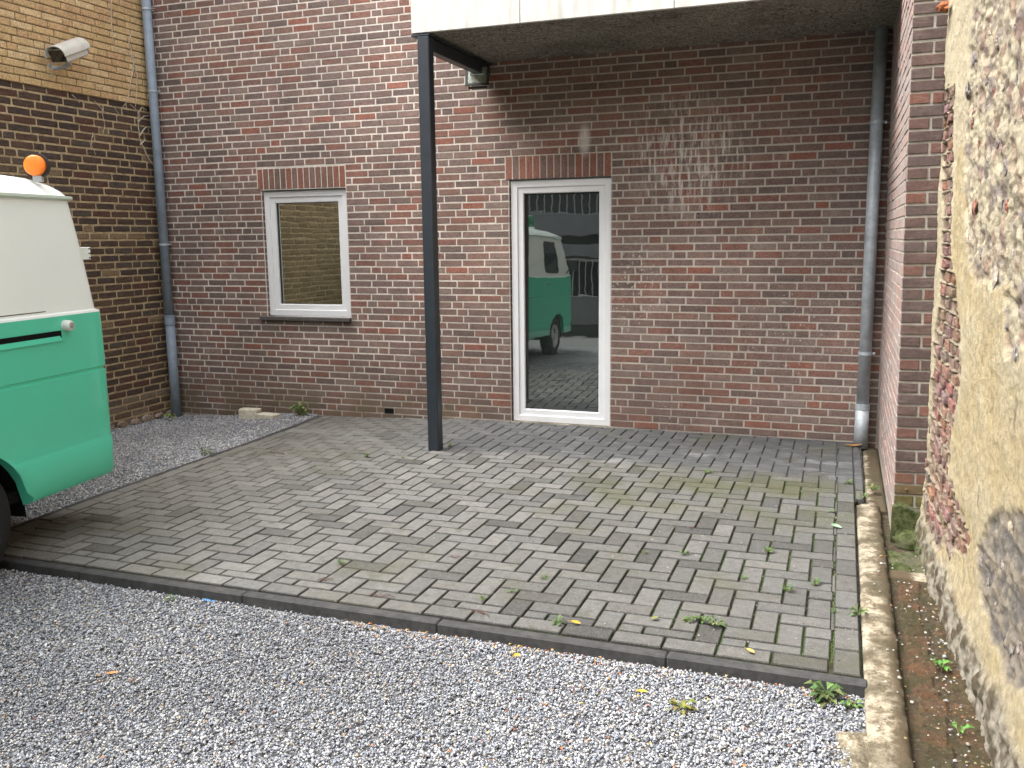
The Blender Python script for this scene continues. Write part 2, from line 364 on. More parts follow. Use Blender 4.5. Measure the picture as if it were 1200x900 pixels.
def lay(parent, frame, bricks, palette, mat, J, D, rag=0., vis=None, worn=False, nind=300, name='brick', colfn=None, nvar=36):
    """bricks: (u, v, L, H) cells; J joint; the nind largest in the photo become objects, the rest one stuff part"""
    cache = {}
    def variant(L, H, k):
        key = (round(L, 3), round(H, 3), k)
        if key not in cache:
            g = (brick_geo_r if worn else brick_geo)(L - J, H - J, D, rag) if worn else brick_geo(L - J, H - J, D, .0018, rag)
            cache[key] = (g, {})
        return cache[key]
    sc_ = []
    for i, (u, v, L, H) in enumerate(bricks):
        a = area_px(frame, u, v, L, H)
        if vis and not vis(u, v): a = 0
        sc_.append((a, i))
    sc_.sort(reverse=True); ind = set(i for a, i in sc_[:nind] if a > 0)
    S = MB()
    for i, (u, v, L, H) in enumerate(bricks):
        ci = random.randrange(len(palette)); col = palette[ci]
        if colfn: col = colfn(u, v, col); ci = ('c', i)
        k = random.randrange(4 if not worn else 8)
        (vs, fs), meshes = variant(L, H, k)
        uu, vv, ww = u + J / 2 + jit(.0012), v + J / 2 + jit(.0008), jit(.002)
        if i in ind:
            if ci not in meshes:
                b = MB(); b.add(vs, fs, col); me_o = b.build(name, mat, parent); meshes[ci] = me_o.data; o = me_o
            else: o = link(name, meshes[ci], parent)
            o.matrix_local = frame @ Matrix.Translation((uu, vv, ww))
        else:
            S.add([frame @ Vector((a + uu, b_ + vv, c_ + ww)) for a, b_, c_ in vs], fs, col)
    if S.v: tag(S.build(name, mat, parent), kind='stuff')
    return S
def frame(o, u, v, w_): return Matrix(((u[0], v[0], w_[0], o[0]), (u[1], v[1], w_[1], o[1]), (u[2], v[2], w_[2], o[2]), (0, 0, 0, 1)))

# ------------------------------------------------------------------ levels
def zp(x, y): return -.052 * sm((-x - 1) / 1.8) * sm((y + 3.6) / 3.2) - .006 * sm((-y - 1) / 3)
def gz(x, y): return -.050 - .092 * sm((-x - 2.9) / 1.6) * sm((y + 2.8) / 2.4) + .006 * fbm(x * 1.3, y * 1.3, 0, 2)

# ------------------------------------------------------------------ ground
g = MB(); xs = [-60, -20, -8] + [-6 + .25 * i for i in range(49)] + [10, 25, 60]; ys = [-60, -20] + [-12 + .25 * i for i in range(53)] + [6, 25, 60]
pts = []
for yy in ys:
    for xx in xs: pts.append((xx, yy, gz(xx, yy) - .014 if (-5 < xx < 2.2 and yy > -9) else -.08))
nx = len(xs); g.add(pts, [(j * nx + i, j * nx + i + 1, (j + 1) * nx + i + 1, (j + 1) * nx + i) for j in range(len(ys) - 1) for i in range(nx - 1)])
tag(g.build('ground', M['gravelbed']), kind='structure')

# gravel: real chips, one mesh
def gravel():
    rng = np.random.default_rng(3); out = []
    def reg(x0, x1, y0, y1, dens):
        n = int((x1 - x0) * (y1 - y0) * dens); return np.c_[rng.uniform(x0, x1, n), rng.uniform(y0, y1, n)]
    P = np.r_[reg(-3.2, 2.1, -6.0, -4.12, 14500), reg(-4.64, -2.5, -5.2, -.0, 8200)]
    x, y = P[:, 0], P[:, 1]
    keep = np.ones(len(P), bool)
    xl = -2.85 + (-y / 4.15) * .25
    keep &= ~((x > xl - .035) & (y > -4.16))
    keep &= ~((x > 1.93) & (y < -4.16) & (x > 1.98 - .10 * np.clip((-y - 4.35) * 8, 0, 1)))
    d = np.c_[x - CAMP.x, y - CAMP.y, np.full(len(x), -.07) - CAMP.z]
    dep = d @ np.array(cf); px_ = 600 + 1059.7 * (d @ np.array(cr)) / dep; py_ = 450 - 1059.7 * (d @ np.array(cu)) / dep
    keep &= (px_ > -110) & (px_ < 1160) & (py_ < 1010) & (dep > .3)
    x, y = x[keep], y[keep]; n = len(x)
    zz = np.array([gz(a, b) for a, b in zip(x, y)])
    r = rng.uniform(.0042, .0088, n) * np.where(x < -2.6, 1.2, 1.); big = rng.random(n) < .05; r[big] *= rng.uniform(1.2, 1.75, big.sum())
    base = np.array([(1, 0, 0), (0, 1, 0), (-1, 0, 0), (0, -1, 0), (0, 0, .75), (0, 0, -.75)], float)
    V = base[None] * rng.uniform(.55, 1.25, (n, 6, 1)) + rng.uniform(-.25, .25, (n, 6, 3))
    q = rng.normal(size=(n, 4)); q /= np.linalg.norm(q, axis=1)[:, None]; a, b, c, d_ = q.T
    Rm = np.stack([1 - 2 * (c * c + d_ * d_), 2 * (b * c - a * d_), 2 * (b * d_ + a * c), 2 * (b * c + a * d_), 1 - 2 * (b * b + d_ * d_), 2 * (c * d_ - a * b), 2 * (b * d_ - a * c), 2 * (c * d_ + a * b), 1 - 2 * (b * b + c * c)], 1).reshape(n, 3, 3)
    V = np.einsum('nij,nkj->nki', Rm, V) * r[:, None, None]; V[:, :, 2] *= .8
    V += np.c_[x, y, zz - .008 + rng.uniform(0, .012, n)][:, None, :]
    F0 = np.array([(0, 1, 4), (1, 2, 4), (2, 3, 4), (3, 0, 4), (1, 0, 5), (2, 1, 5), (3, 2, 5), (0, 3, 5)])
    F = (F0[None] + (np.arange(n) * 6)[:, None, None]).reshape(-1, 3)
    pal = np.array([(.30, .32, .36), (.38, .39, .41), (.23, .25, .30), (.46, .47, .48), (.22, .23, .26), (.52, .52, .51), (.34, .34, .35), (.58, .57, .55), (.40, .34, .26), (.17, .175, .19), (.38, .25, .19)])
    ci = rng.choice(len(pal), n, p=[.20, .18, .13, .13, .11, .07, .08, .03, .03, .035, .005]); C = pal[ci] * rng.uniform(.58, .86, n)[:, None]
    C *= 1.12 * (1 + .12 * np.sin(x * 2.1 + 1.3 * np.sin(y * 3.1)))[:, None]
    C[x < -2.7] = C[x < -2.7] * np.array((1, .98, .95)) * 1.35
    me = bpy.data.meshes.new('gravel'); me.vertices.add(n * 6); me.vertices.foreach_set('co', V.ravel())
    me.loops.add(len(F) * 3); me.loops.foreach_set('vertex_index', F.ravel()); me.polygons.add(len(F)); me.polygons.foreach_set('loop_start', np.arange(len(F)) * 3)
    me.update(calc_edges=True); at = me.color_attributes.new('tint', 'FLOAT_COLOR', 'CORNER'); cc = np.ones((len(F) * 3, 4), np.float32); cc[:, :3] = np.repeat(C, 24, 0); at.data.foreach_set('color', cc.ravel())
    me.materials.append(M['stone']); o = bpy.data.objects.new('gravel', me); COL.objects.link(o); tag(o, 'blue grey crushed stone gravel around the block paving', 'gravel', kind='stuff')
gravel()

# ------------------------------------------------------------------ block paving (herringbone)
YB, YF, XR = -.004, -4.078, 1.965
def xl(y): return -2.835 + (-y / 4.15) * .24
pv = MB(); N = 24
for j in range(N):
    for i in range(N):
        y0, y1 = lerp(YB, YF, j / N), lerp(YB, YF, (j + 1) / N)
        def X(y, k): return lerp(xl(y), XR + (.06 if y > -1.68 else 0), k / N)
        q = [(X(y0, i), y0), (X(y1, i), y1), (X(y1, i + 1), y1), (X(y0, i + 1), y0)]
        b = len(pv.v); pv.v += [(a, c_, zp(a, c_) - .0115) for a, c_ in q]; pv.f.append((b, b + 1, b + 2, b + 3)); pv.c.append((.05,) * 3); pv.mi.append(0)
pav = tag(pv.build('block_paving', M['joint']), kind='structure')
def clip(P, a, b, c):                     # keep a*x+b*y<=c
    o = []
    for i in range(len(P)):
        p, q = P[i], P[(i + 1) % len(P)]; dp, dq = a * p[0] + b * p[1] - c, a * q[0] + b * q[1] - c
        if dp <= 0: o.append(p)
        if (dp < 0) != (dq < 0) and dp != dq: t_ = dp / (dp - dq); o.append((p[0] + (q[0] - p[0]) * t_, p[1] + (q[1] - p[1]) * t_))
    return o
def parea(P): return sum(P[i][0] * P[(i + 1) % len(P)][1] - P[(i + 1) % len(P)][0] * P[i][1] for i in range(len(P))) / 2
U = .1058; polys = []
bw = .106
sl_ = .24 / 4.15
ox, oy = .0545, .017
for r_ in range(-42, 4):
    for cc_ in range(-30, 22):
        k = (cc_ + r_) % 4
        x0, y0 = ox + cc_ * U, oy + r_ * U
        if k == 0: P = [(x0, y0), (x0 + 2 * U, y0), (x0 + 2 * U, y0 + U), (x0, y0 + U)]
        elif k == 2: P = [(x0, y0), (x0 + U, y0), (x0 + U, y0 + 2 * U), (x0, y0 + 2 * U)]
        else: continue
        P = clip(P, 0, 1, YB); P = clip(P, 0, -1, -(YF + bw)) if P else P
        P = clip(P, 1, 0, XR - bw) if P else P
        if P: P = clip(P, -1, -sl_, 2.835 - bw)
        if P and abs(parea(P)) > .0012: polys.append((P, 0))
x = xl(YF)                                 # front border course
while x < XR - bw - .03:
    x1 = min(x + .2118, XR - bw); P = clip([(x, YF), (x1, YF), (x1, YF + bw), (x, YF + bw)], -1, -sl_, 2.835)
    if P: polys.append((P, 1))
    x = x1
y = YF                                     # right border column
while y < YB - .02:
    y1 = min(y + .2118, YB); polys.append(([(XR - bw, y), (XR, y), (XR, y1), (XR - bw, y1)], 1)); y = y1
y = -1.66
while y < -.02:                            # narrow extra column by the wall, cut pavers
    y1 = min(y + .2118, -.02); polys.append(([(XR, y), (XR + .058, y), (XR + .058 - .02 * sm((y1 + .6) / .6), y1), (XR, y1)], 1)); y = y1
y = YF + bw                                # left border column, follows the oblique edge
while y < YB - .02:
    y1 = min(y + .2118, YB); polys.append(([(xl(y), y), (xl(y) + bw, y), (xl(y1) + bw, y1), (xl(y1), y1)], 1)); y = y1
def inset(P, d):
    o = []; n = len(P)
    for i in range(n):
        a, b, c = Vector(P[i - 1]), Vector(P[i]), Vector(P[(i + 1) % n])
        e1, e2 = (b - a), (c - b)
        if e1.length < 1e-6 or e2.length < 1e-6: o.append(tuple(b)); continue
        e1.normalize(); e2.normalize(); n1, n2 = Vector((-e1.y, e1.x)), Vector((-e2.y, e2.x)); m = n1 + n2
        if m.length < .2: o.append(tuple(b)); continue
        o.append(tuple(b + m * (d / max(.35, m.dot(n1)))))
    return o
tg = [(.120, .118, .112), (.130, .128, .121), (.110, .109, .104), (.137, .134, .126), (.124, .120, .111), (.116, .116, .112)]
cand = []
for P, kd in polys:
    Q = [P[0]]
    for p in P[1:]:
        if (Vector(p) - Vector(Q[-1])).length > .004: Q.append(p)
    if (Vector(Q[-1]) - Vector(Q[0])).length < .004: Q.pop()
    if len(Q) < 3: continue
    if parea(Q) < 0: Q = Q[::-1]
    cx, cy = sum(p[0] for p in Q) / len(Q), sum(p[1] for p in Q) / len(Q)
    p_ = PX((cx, cy, 0)); a = parea(Q) / p_[2] ** 3 if (0 < p_[0] < 1200 and 0 < p_[1] < 900) else 0
    cand.append((a, Q, cx, cy))
cand.sort(key=lambda q: -q[0]); S = MB()
darks = [(.34, -2.92), (1.13, -2.52), (1.33, -3.93), (.36, -3.86), (.57, -4.0), (-2.2, -3.4), (-1.86, -3.83), (-1.0, -3.0), (.95, -3.05), (1.2, -2.45), (-.1, -2.05), (.25, -3.35), (.83, -4.0), (.5, -3.55), (-.55, -3.2), (.02, -2.75), (-.75, -3.55)]
for i, (a, Q, cx, cy) in enumerate(cand):
    col = random.choice(tg); f = random.gauss(1, .07)
    k_ = random.random(); f *= .62 if k_ < .045 else (.82 if k_ < .16 else 1)
    for dx, dy in darks:
        if abs(cx - dx) < .085 and abs(cy - dy) < .06: f = .52
    f *= lerp(1.28, .80, sm((cx + 2.2 - .3 * (cy + 3)) / 3.6)); col = tuple(c_ * f for c_ in col)  # uneven light painted in with dirt and damp: paler left, darker right
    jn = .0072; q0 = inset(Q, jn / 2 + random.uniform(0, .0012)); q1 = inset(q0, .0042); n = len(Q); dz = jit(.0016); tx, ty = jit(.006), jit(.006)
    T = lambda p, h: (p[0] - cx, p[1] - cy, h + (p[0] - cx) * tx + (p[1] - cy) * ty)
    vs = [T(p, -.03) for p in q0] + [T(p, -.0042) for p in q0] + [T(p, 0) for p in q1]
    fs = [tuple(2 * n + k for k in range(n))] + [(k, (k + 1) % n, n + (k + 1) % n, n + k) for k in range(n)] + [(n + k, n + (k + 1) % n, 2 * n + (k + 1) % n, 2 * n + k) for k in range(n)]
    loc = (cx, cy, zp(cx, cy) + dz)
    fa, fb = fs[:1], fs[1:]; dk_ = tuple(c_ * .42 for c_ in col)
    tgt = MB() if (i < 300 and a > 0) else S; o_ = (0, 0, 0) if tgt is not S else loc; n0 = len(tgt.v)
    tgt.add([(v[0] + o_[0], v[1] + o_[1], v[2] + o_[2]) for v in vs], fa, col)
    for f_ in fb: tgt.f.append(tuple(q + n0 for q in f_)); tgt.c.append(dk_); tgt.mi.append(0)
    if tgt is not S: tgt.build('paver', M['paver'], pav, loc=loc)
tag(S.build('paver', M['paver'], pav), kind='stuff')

# concrete edging along the front and left edge
kt = tag(MB().build('concrete_edging', M['kerb']), kind='structure')
xk = [-2.60, -1.73, -.745, .255, 1.245, 1.985]
for a, b in zip(xk[:-1], xk[1:]):
    q = MB(); q.box((a + .0008, -4.138, -.22), (b - .0008, -4.082, zp((a + b) / 2, -4.1) - .006 + jit(.002)), (.1,) * 3, .006); q.build('kerb', M['kerb'], kt)
for i in range(4):
    y0, y1 = -4.14 + i * 1.03, min(-.01, -4.14 + (i + 1) * 1.03 - .004); q = MB()
    zt = lambda y: zp(xl(y), y) - .004
    v = []
    for yy in (y0, y1):
        for dx, top in ((-.05, 0), (-.003, 0), (-.05, 1), (-.003, 1)): v.append((xl(yy) + dx, yy, zt(yy) if top else -.25))
    q.add(v, [(0, 1, 3, 2), (4, 6, 7, 5), (0, 2, 6, 4), (1, 5, 7, 3), (2, 3, 7, 6)], (.1,) * 3); q.build('kerb', M['kerb'], kt)

# ------------------------------------------------------------------ back wall of the house
house = thing('house_wall', 'long red brown brick rear wall with pale mortar, one window and one glazed door', 'wall', (0, 0, 0))
WX0, WX1 = -4.65, 2.14
door = (-.905, 0., 0., 2.115); win = (-3.425, -2.505, .885, 2.095)
C = .0625; F_ = .2155; top = 4.3
mb = MB()
def wbox(a, b): mb.box(a, b, (.5,) * 3)
YM = .006
def rect(x0, x1, z0, z1): mb.box((x0, YM, z0), (x1, .30, z1))
rect(WX0 - .3, win[0], -.3, top); rect(win[0], win[1], -.3, win[2]); rect(win[0], win[1], win[3], top); rect(win[1], door[0], -.3, top); rect(door[0], door[1], door[3], top); rect(door[1], WX1 + .3, -.3, top); rect(door[0], door[1], -.3, -.02)
mb.build('mortar', M['mortar'], house)
u_ = MB(); u_.box((WX0 - .3, .0, top), (WX1 + .3, .3, 6.2)); u_.build('upper_wall', m_plain('upper_brickwork', (.27, .18, .155), .9, .2, n=.2, ns=20), house)
bricks = []; prev = []
r0 = -2
for r_ in range(r0, 69):
    z0 = r_ * C + .001; segs = [(WX0, WX1)]
    def cut(segs, a, b):
        o = []
        for s0, s1 in segs:
            if b <= s0 or a >= s1: o.append((s0, s1))
            else:
                if a - s0 > .03: o.append((s0, a))
                if s1 - b > .03: o.append((b, s1))
        return o
    if z0 + C > win[2] + .02 and z0 < win[3] - .001: segs = cut(segs, win[0], win[1])
    if z0 < door[3] - .02: segs = cut(segs, door[0], door[1])
    if win[3] - .02 <= z0 < win[3] + .20: segs = cut(segs, -3.462, -2.505)
    if door[3] - .02 <= z0 < door[3] + .195: segs = cut(segs, -.935, .0)
    if r_ == 0: segs = cut(segs, -2.185, -2.082)
    cur = []; full = bond(WX0, WX1, prev, F_)
    for s0, s1 in segs:
        us = [s0] + [u for u in full if s0 + .045 < u < s1 - .045] + [s1]; cur += us[1:-1]
        for a, b in zip(us[:-1], us[1:]): bricks.append((a, z0, b - a, C))
    prev = cur
pal = []
for c_, n_ in (((.235, .162, .138), 7), ((.245, .148, .122), 6), ((.205, .145, .128), 4), ((.262, .135, .108), 4), ((.172, .128, .115), 3), ((.265, .200, .172), 3), ((.280, .122, .090), 1), ((.222, .150, .134), 4)):
    for _ in range(n_): f = random.uniform(.86, 1.10); pal.append(tuple(q * f for q in c_))
fr = frame((0, YM, 0), (1, 0, 0), (0, 0, 1), (0, -1, 0))
def visb(u, v):
    p = PX((u, 0, v)); return not (484 < p[0] < 522) and not (p[0] > 482 and p[1] < 40)
# quantise lengths so that alike bricks share their mesh
bricks = [(a, z, round(L, 3), H) for a, z, L, H in bricks]
lay(house, fr, bricks, pal, M['brick'], .0132, .0030, .0006, visb)
# soldier courses
def soldier(x0, x1, z0, n):
    wd = (x1 - x0) / n; pal2 = [(.27, .12, .09), (.23, .13, .105), (.19, .125, .105), (.28, .12, .085), (.22, .14, .12)]
    for i in range(n):
        g_ = brick_geo(wd - .010, .188, .0035, .0015, .0006); b = MB(); b.add(g_[0], g_[1], random.choice(pal2)); o = b.build('brick', M['brick'], house)
        o.matrix_local = fr @ Matrix.Translation((x0 + i * wd + .005, z0 + jit(.0008), 0))
soldier(-3.462, -2.505, 2.108, 15); soldier(-.935, .0, 2.122, 15)
for (a, b, z) in ((-3.462, -2.505, 2.098), (-.935, .0, 2.118)):
    q = MB(); q.box((a, .004, z - .004), (b, .12, z + .002)); q.build('steel_lintel', M['steel'], house)
for (x0, x1, z0, z1) in (win, door):                      # brick reveals of the openings
    q = MB()
    for r_ in range(int(max(z0, 0) / C), int(z1 / C)):
        for sx, xx in ((1, x0), (-1, x1)):
            q.box((xx + (.0005 if sx > 0 else -.0035), .012, r_ * C + .005), (xx + (.0035 if sx > 0 else -.0005), .10, r_ * C + .055), random.choice(pal))
    tag(q.build('reveal_bricks', M['brick'], house), kind='stuff')
v_ = MB(); v_.box((-2.182, -.001, .004), (-2.085, .09, .052)); vo = v_.build('air_vent', M['dark'], house)
for hx, hz in ((.72, 2.06), (.72, 1.80), (.725, 1.73)):
    q = MB(); q.tube([(hx, .0, hz), (hx, .02 - .0235, hz)], .006, 8); q.build('drill_hole', M['dark'], house)

def casement(root, x0, x1, z0, z1, yf, fw, sw, gl_mat, yaw=0, tilt=0, gy=.052):
    """mitred frame + stepped sash + seal + pane"""
    def ring(mb_, a0, a1, b0, b1, wd, y0, y1, bev):
        P = [(a0, b0), (a1, b0), (a1, b1), (a0, b1)]; I = [(a0 + wd, b0 + wd), (a1 - wd, b0 + wd), (a1 - wd, b1 - wd), (a0 + wd, b1 - wd)]
        e = bev
        A = [(p[0] + (e if p[0] == a0 else -e), p[1] + (e if p[1] == b0 else -e)) for p in P]; B = [(p[0] + (-e if k in (0, 3) else e), p[1] + (-e if k in (0, 1) else e)) for k, p in enumerate(I)]
        vs = [(p[0], y1, p[1]) for p in P] + [(p[0], y0 + e, p[1]) for p in P] + [(p[0], y0, p[1]) for p in A] + [(p[0], y0, p[1]) for p in B] + [(p[0], y0 + e, p[1]) for p in I] + [(p[0], y1, p[1]) for p in I]
        fs = []
        for r_ in range(5):
            for k in range(4): fs.append((r_ * 4 + k, (r_) * 4 + (k + 1) % 4, (r_ + 1) * 4 + (k + 1) % 4, (r_ + 1) * 4 + k))
        mb_.add(vs, fs)
    f = MB(); ring(f, x0, x1, z0, z1, fw, yf, yf + .08, .004); f.build('frame', M['white'], root)
    f = MB(); e = fw + .0015; ring(f, x0 + e - .012, x1 - e + .012, z0 + e - .012, z1 - e + .012, sw + .012, yf + .014, yf + .07, .006); f.build('sash', M['white'], root)
    e2 = fw + sw; f = MB(); ring(f, x0 + e2 - .002, x1 - e2 + .002, z0 + e2 - .002, z1 - e2 + .002, .008, yf + .037, yf + .11, .001); f.build('seal', M['seal'], root)
    f = MB(); cx, cz = (x0 + x1) / 2, (z0 + z1) / 2; hw, hh = (x1 - x0) / 2 - e2 - .001, (z1 - z0) / 2 - e2 - .001
    f.box((-hw, 0, -hh), (hw, .008, hh)); f.build('pane', gl_mat, root, loc=(cx, yf + gy, cz), rot=(tilt, 0, yaw))
wn_ = bpy.data.objects.new('window', None); COL.objects.link(wn_); wn_.parent = house
casement(wn_, win[0] + .003, win[1] - .003, win[2] + .018, win[3] - .003, .035, .060, .052, M['glass2'])
q = MB(); q.box((-3.50, -.035, .862), (-2.50, .04, .898), (.1,) * 3, .004); q.build('sill', M['sill'], wn_)
dr_ = bpy.data.objects.new('door', None); COL.objects.link(dr_); dr_.parent = house
casement(dr_, door[0] + .008, door[1] - .003, .0, door[3] - .004, .030, .060, .050, M['glass'], yaw=R(3.5), tilt=-R(1.0), gy=.078)
q = MB(); q.box((door[0] - .02, -.012, -.04), (door[1] + .01, .03, -.001), (.1,) * 3, .003); q.build('threshold', M['strip'], dr_)

# ------------------------------------------------------------------ left building: dark old brick below, yellow brick above
lw = thing('left_building_wall', 'neighbouring wall of dark sooty brick below and yellow brick above, on the left', 'wall')
LX = -4.65; ZB = 2.935
q = MB(); q.box((LX - .35, -9.5, -.35), (LX, .0, ZB)); q.build('mortar', M['oldmortar'], lw)
q = MB(); q.box((LX - .35, -9.5, ZB), (LX + .014, .0, 6.2)); q.build('upper_mortar', m_mortar('dark_joint_mortar', (.26, .205, .13), False, (.10, .08, .055), 12), lw)
frl = frame((LX, 0, 0), (0, -1, 0), (0, 0, 1), (1, 0, 0))         # u runs towards the viewer
def cells(u0, u1, z0, z1, ch, F, hp):
    o = []; prev = []; z = z0
    while z < z1 - .01:
        us = bond(u0, u1, prev, F, hp, .05); prev = us[1:-1]
        for a, b in zip(us[:-1], us[1:]): o.append((round(a, 3), z, round(b - a, 2), ch))
        z += ch
    return o
dk = cells(.0, 4.6, -.20, ZB - .01, .0685, .232, .12)
palD = [(.090, .062, .048), (.100, .067, .052), (.074, .054, .045), (.112, .070, .052), (.125, .085, .060), (.082, .060, .052), (.115, .062, .046), (.10, .080, .065)]
def cD(u, v, col):
    k = sm((u - .9) / 1.2) * sm((2.5 - v) / .6); k2 = sm((1.9 - v) / 1.2) * .35
    if random.random() < .06 + .36 * k: col = mixc(col, (.34, .25, .14), .55)
    if v < .12: col = mixc(col, (.36, .29, .22), .45 if random.random() < .5 else .1)
    return mixc(col, (.36, .26, .13), .6 * k + .08 * k2)
van_clear = lambda u, v: PX((LX, -u, v))[0] > (92 if PX((LX, -u, v))[1] < 300 else 125) or PX((LX, -u, v))[1] < 190
lay(lw, frl, dk, palD, M['oldbrick'], .0135, .006, .0035, van_clear, worn=True, nind=220, colfn=cD)
yl = cells(.0, 4.6, ZB, 4.5, .0625, .218, .22)
palY = [(.64, .455, .235), (.69, .50, .27), (.60, .42, .21), (.66, .47, .24), (.60, .40, .21), (.70, .52, .29)]
fry = frame((LX + .014, 0, 0), (0, -1, 0), (0, 0, 1), (1, 0, 0))
lay(lw, fry, yl, palY, M['oldbrick'], .0085, .009, .0016, None, worn=True, nind=80)
q = MB()                                                       # rough foot of broken stones along the base
for i in range(26):
    y_ = -i * .17 - .05; q2 = []
    for k in range(9): an = k / 9 * 6.283; q2.append((math.cos(an), math.sin(an)))
    L_, H_ = random.uniform(.06, .10), random.uniform(.03, .05); c_ = random.choice([(.34, .27, .22), (.40, .30, .26), (.28, .21, .16), (.20, .15, .12)])
    z_ = gz(LX, y_) + .03; vs = [(LX - .02, y_ + a * L_, z_ + b * H_) for a, b in q2] + [(LX + .03 + jit(.01), y_ + a * L_ * .8, z_ + b * H_ * .75) for a, b in q2]
    st_ = MB(); st_.add(vs, [(k, (k + 1) % 9, 9 + (k + 1) % 9, 9 + k) for k in range(9)] + [tuple(range(9, 18))], c_); st_.build('foot_stone', M['rubble'], lw)
q = MB(); q.box((LX, -.035, -.15), (LX + .055, -.002, ZB - .6), (.1,) * 3, .004); q.build('corner_fillet', M['strip'], house)
# ------------------------------------------------------------------ canopy slab, post, beam
SY, SX, SZ = -1.265, -1.178, 3.092
can = thing('concrete_canopy', 'white painted concrete canopy slab over the paved corner', 'canopy', (SX, SY, SZ))
q = MB(); n_ = 60; m_ = 26; vs = []
for j in range(m_ + 1):
    for i in range(n_ + 1):
        xx, yy = lerp(.03, 2.10 - SX, i / n_), lerp(.03, -SY - .003, j / m_); vs.append((xx, yy, .004 + .006 * fbm((xx) * 9, yy * 9, 3, 3)))
q.add(vs, [(j * (n_ + 1) + i, (j + 1) * (n_ + 1) + i, (j + 1) * (n_ + 1) + i + 1, j * (n_ + 1) + i + 1) for j in range(m_) for i in range(n_)])
q.build('soffit', M['soffit'], can, smooth=True)
for a, b in ((0, .832), (.836, 1.90), (1.904, 3.28)):
    q = MB(); q.box((a, 0, 0), (b, .03, .245), (.7,) * 3, .003); q.build('fascia_panel', M['fascia'], can)
q = MB(); q.box((0, .0305, 0), (.03, -SY - .003, .245), (.7,) * 3, .002); q.build('side_panel', M['fascia'], can)
q = MB(); q.box((.031, .031, .02), (3.28, -SY - .003, .24)); q.build('slab', M['strip'], can)
post = thing('steel_post', 'slender anthracite square steel post holding up the canopy corner', 'post', (-1.09, -1.22, 0))
q = MB(); q.box((-.045, -.045, -.03), (.045, .045, SZ - .022), (.1,) * 3, .006); q.build('shaft', M['steel'], post)
bm_ = MB(); bm_.box((-.04, .046, SZ - .114), (.032, 1.215, SZ - .022), (.1,) * 3, .004); bm_.build('beam', M['steel'], post)
bm_ = MB(); bm_.box((-.092, -.044, SZ - .021), (.05, 1.215, SZ - .009), (.1,) * 3, .002); bm_.build('flange', M['steel'], post)

# floodlight at the wall end of the beam
fl = thing('floodlight', 'small black halogen floodlight under the canopy beam at the wall', 'floodlight', (-1.10, -.17, 2.955), (R(-10), 0, R(8)))
def hull_box(mb_, a, b, c, d, y0, y1):        # frustum: half sizes (a,b) at y0 and (c,d) at y1
    v = [(sx * a, y0, sz * b) for sx, sz in ((-1, -1), (1, -1), (1, 1), (-1, 1))] + [(sx * c, y1, sz * d) for sx, sz in ((-1, -1), (1, -1), (1, 1), (-1, 1))]
    mb_.add(v, [(0, 1, 2, 3), (4, 7, 6, 5)] + [(k, 4 + k, 4 + (k + 1) % 4, (k + 1) % 4) for k in range(4)])
q = MB(); hull_box(q, .095, .078, .05, .045, -.035, .07); q.build('housing', M['seal'], fl)
q = MB(); q.box((-.10, -.047, -.083), (.10, -.034, -.066)); q.box((-.10, -.047, .066), (.10, -.034, .083)); q.box((-.10, -.047, -.066), (-.082, -.034, .066)); q.box((.082, -.047, -.066), (.10, -.034, .066)); q.build('bezel', M['seal'], fl)
q = MB(); q.box((-.081, -.041, -.065), (.081, -.0355, .065)); q.build('lens', M['lampglass'], fl)
q = MB(); q.tube([(-.06, -.0425, 0.01), (.06, -.0425, .01)], .006, 8); q.build('lamp_tube', M['chrome'], fl)
q = MB(); q.box((-.015, .02, .045), (.015, .05, .11)); q.build('bracket', M['seal'], fl); q = MB(); q.box((-.08, -.02, -.10), (.08, .0, -.0835)); q.build('lower_rail', M['seal'], fl)

# ------------------------------------------------------------------ downpipes
def clamp(mb_, c, r): mb_.tube([(c[0], c[1], c[2] - .008), (c[0], c[1], c[2] + .008)], r, 16); 
pl = thing('downpipe', 'tall blue grey downpipe in the left corner beside the dark brick wall', 'downpipe', (-4.535, -.085, 0), group=None)
q = MB(); q.tube([(0, 0, .82), (-.012, 0, 4.6)], .043, 20); q.build('upper_pipe', M['bluepaint'], pl, smooth=True)
q = MB(); q.tube([(0.004, 0, -.17), (0, 0, .86)], .047, 20); q.build('lower_pipe', M['bluepaint'], pl, smooth=True)
q = MB(); q.tube([(0, 0, .80), (0, 0, .90)], .053, 20); q.tube([(0, 0, .885), (0, 0, .90)], .056, 20); q.build('socket', M['bluepaint'], pl)
for z_ in (1.60, 3.07, 3.83):
    q = MB(); q.tube([(-.004 * z_ / 1.6, 0, z_ - .009), (-.004 * z_ / 1.6, 0, z_ + .009)], .048, 20); q.box((-.01, .03, z_ - .006), (.01, .088, z_ + .006)); q.tube([(.03, .0, z_), (.085, .0, z_)], .005, 8); q.build('pipe_clamp', M['zinc'], pl)
pr = thing('downpipe', 'zinc downpipe in the right corner running down from the canopy', 'downpipe', (2.022, -.095, 0))
q = MB(); q.tube([(0, 0, .27), (.0, 0, 3.095)], .046, 20); q.build('upper_pipe', M['zinc'], pr, smooth=True)
q = MB(); q.tube([(0, 0, -.02), (0, 0, .30)], .052, 20); q.build('lower_pipe', M['zinc'], pr, smooth=True)
q = MB(); q.tube([(0, 0, .285), (0, 0, .325)], .056, 20); q.build('socket', M['zinc'], pr)
for z_ in (.72, 2.43):
    q = MB(); q.tube([(0, 0, z_ - .012), (0, 0, z_ + .012)], .052, 20); q.box((-.008, .03, z_ - .006), (.008, .098, z_ + .006)); q.box((.045, -.012, z_ - .008), (.07, .012, z_ + .008)); q.build('pipe_clamp', M['zinc'], pr)

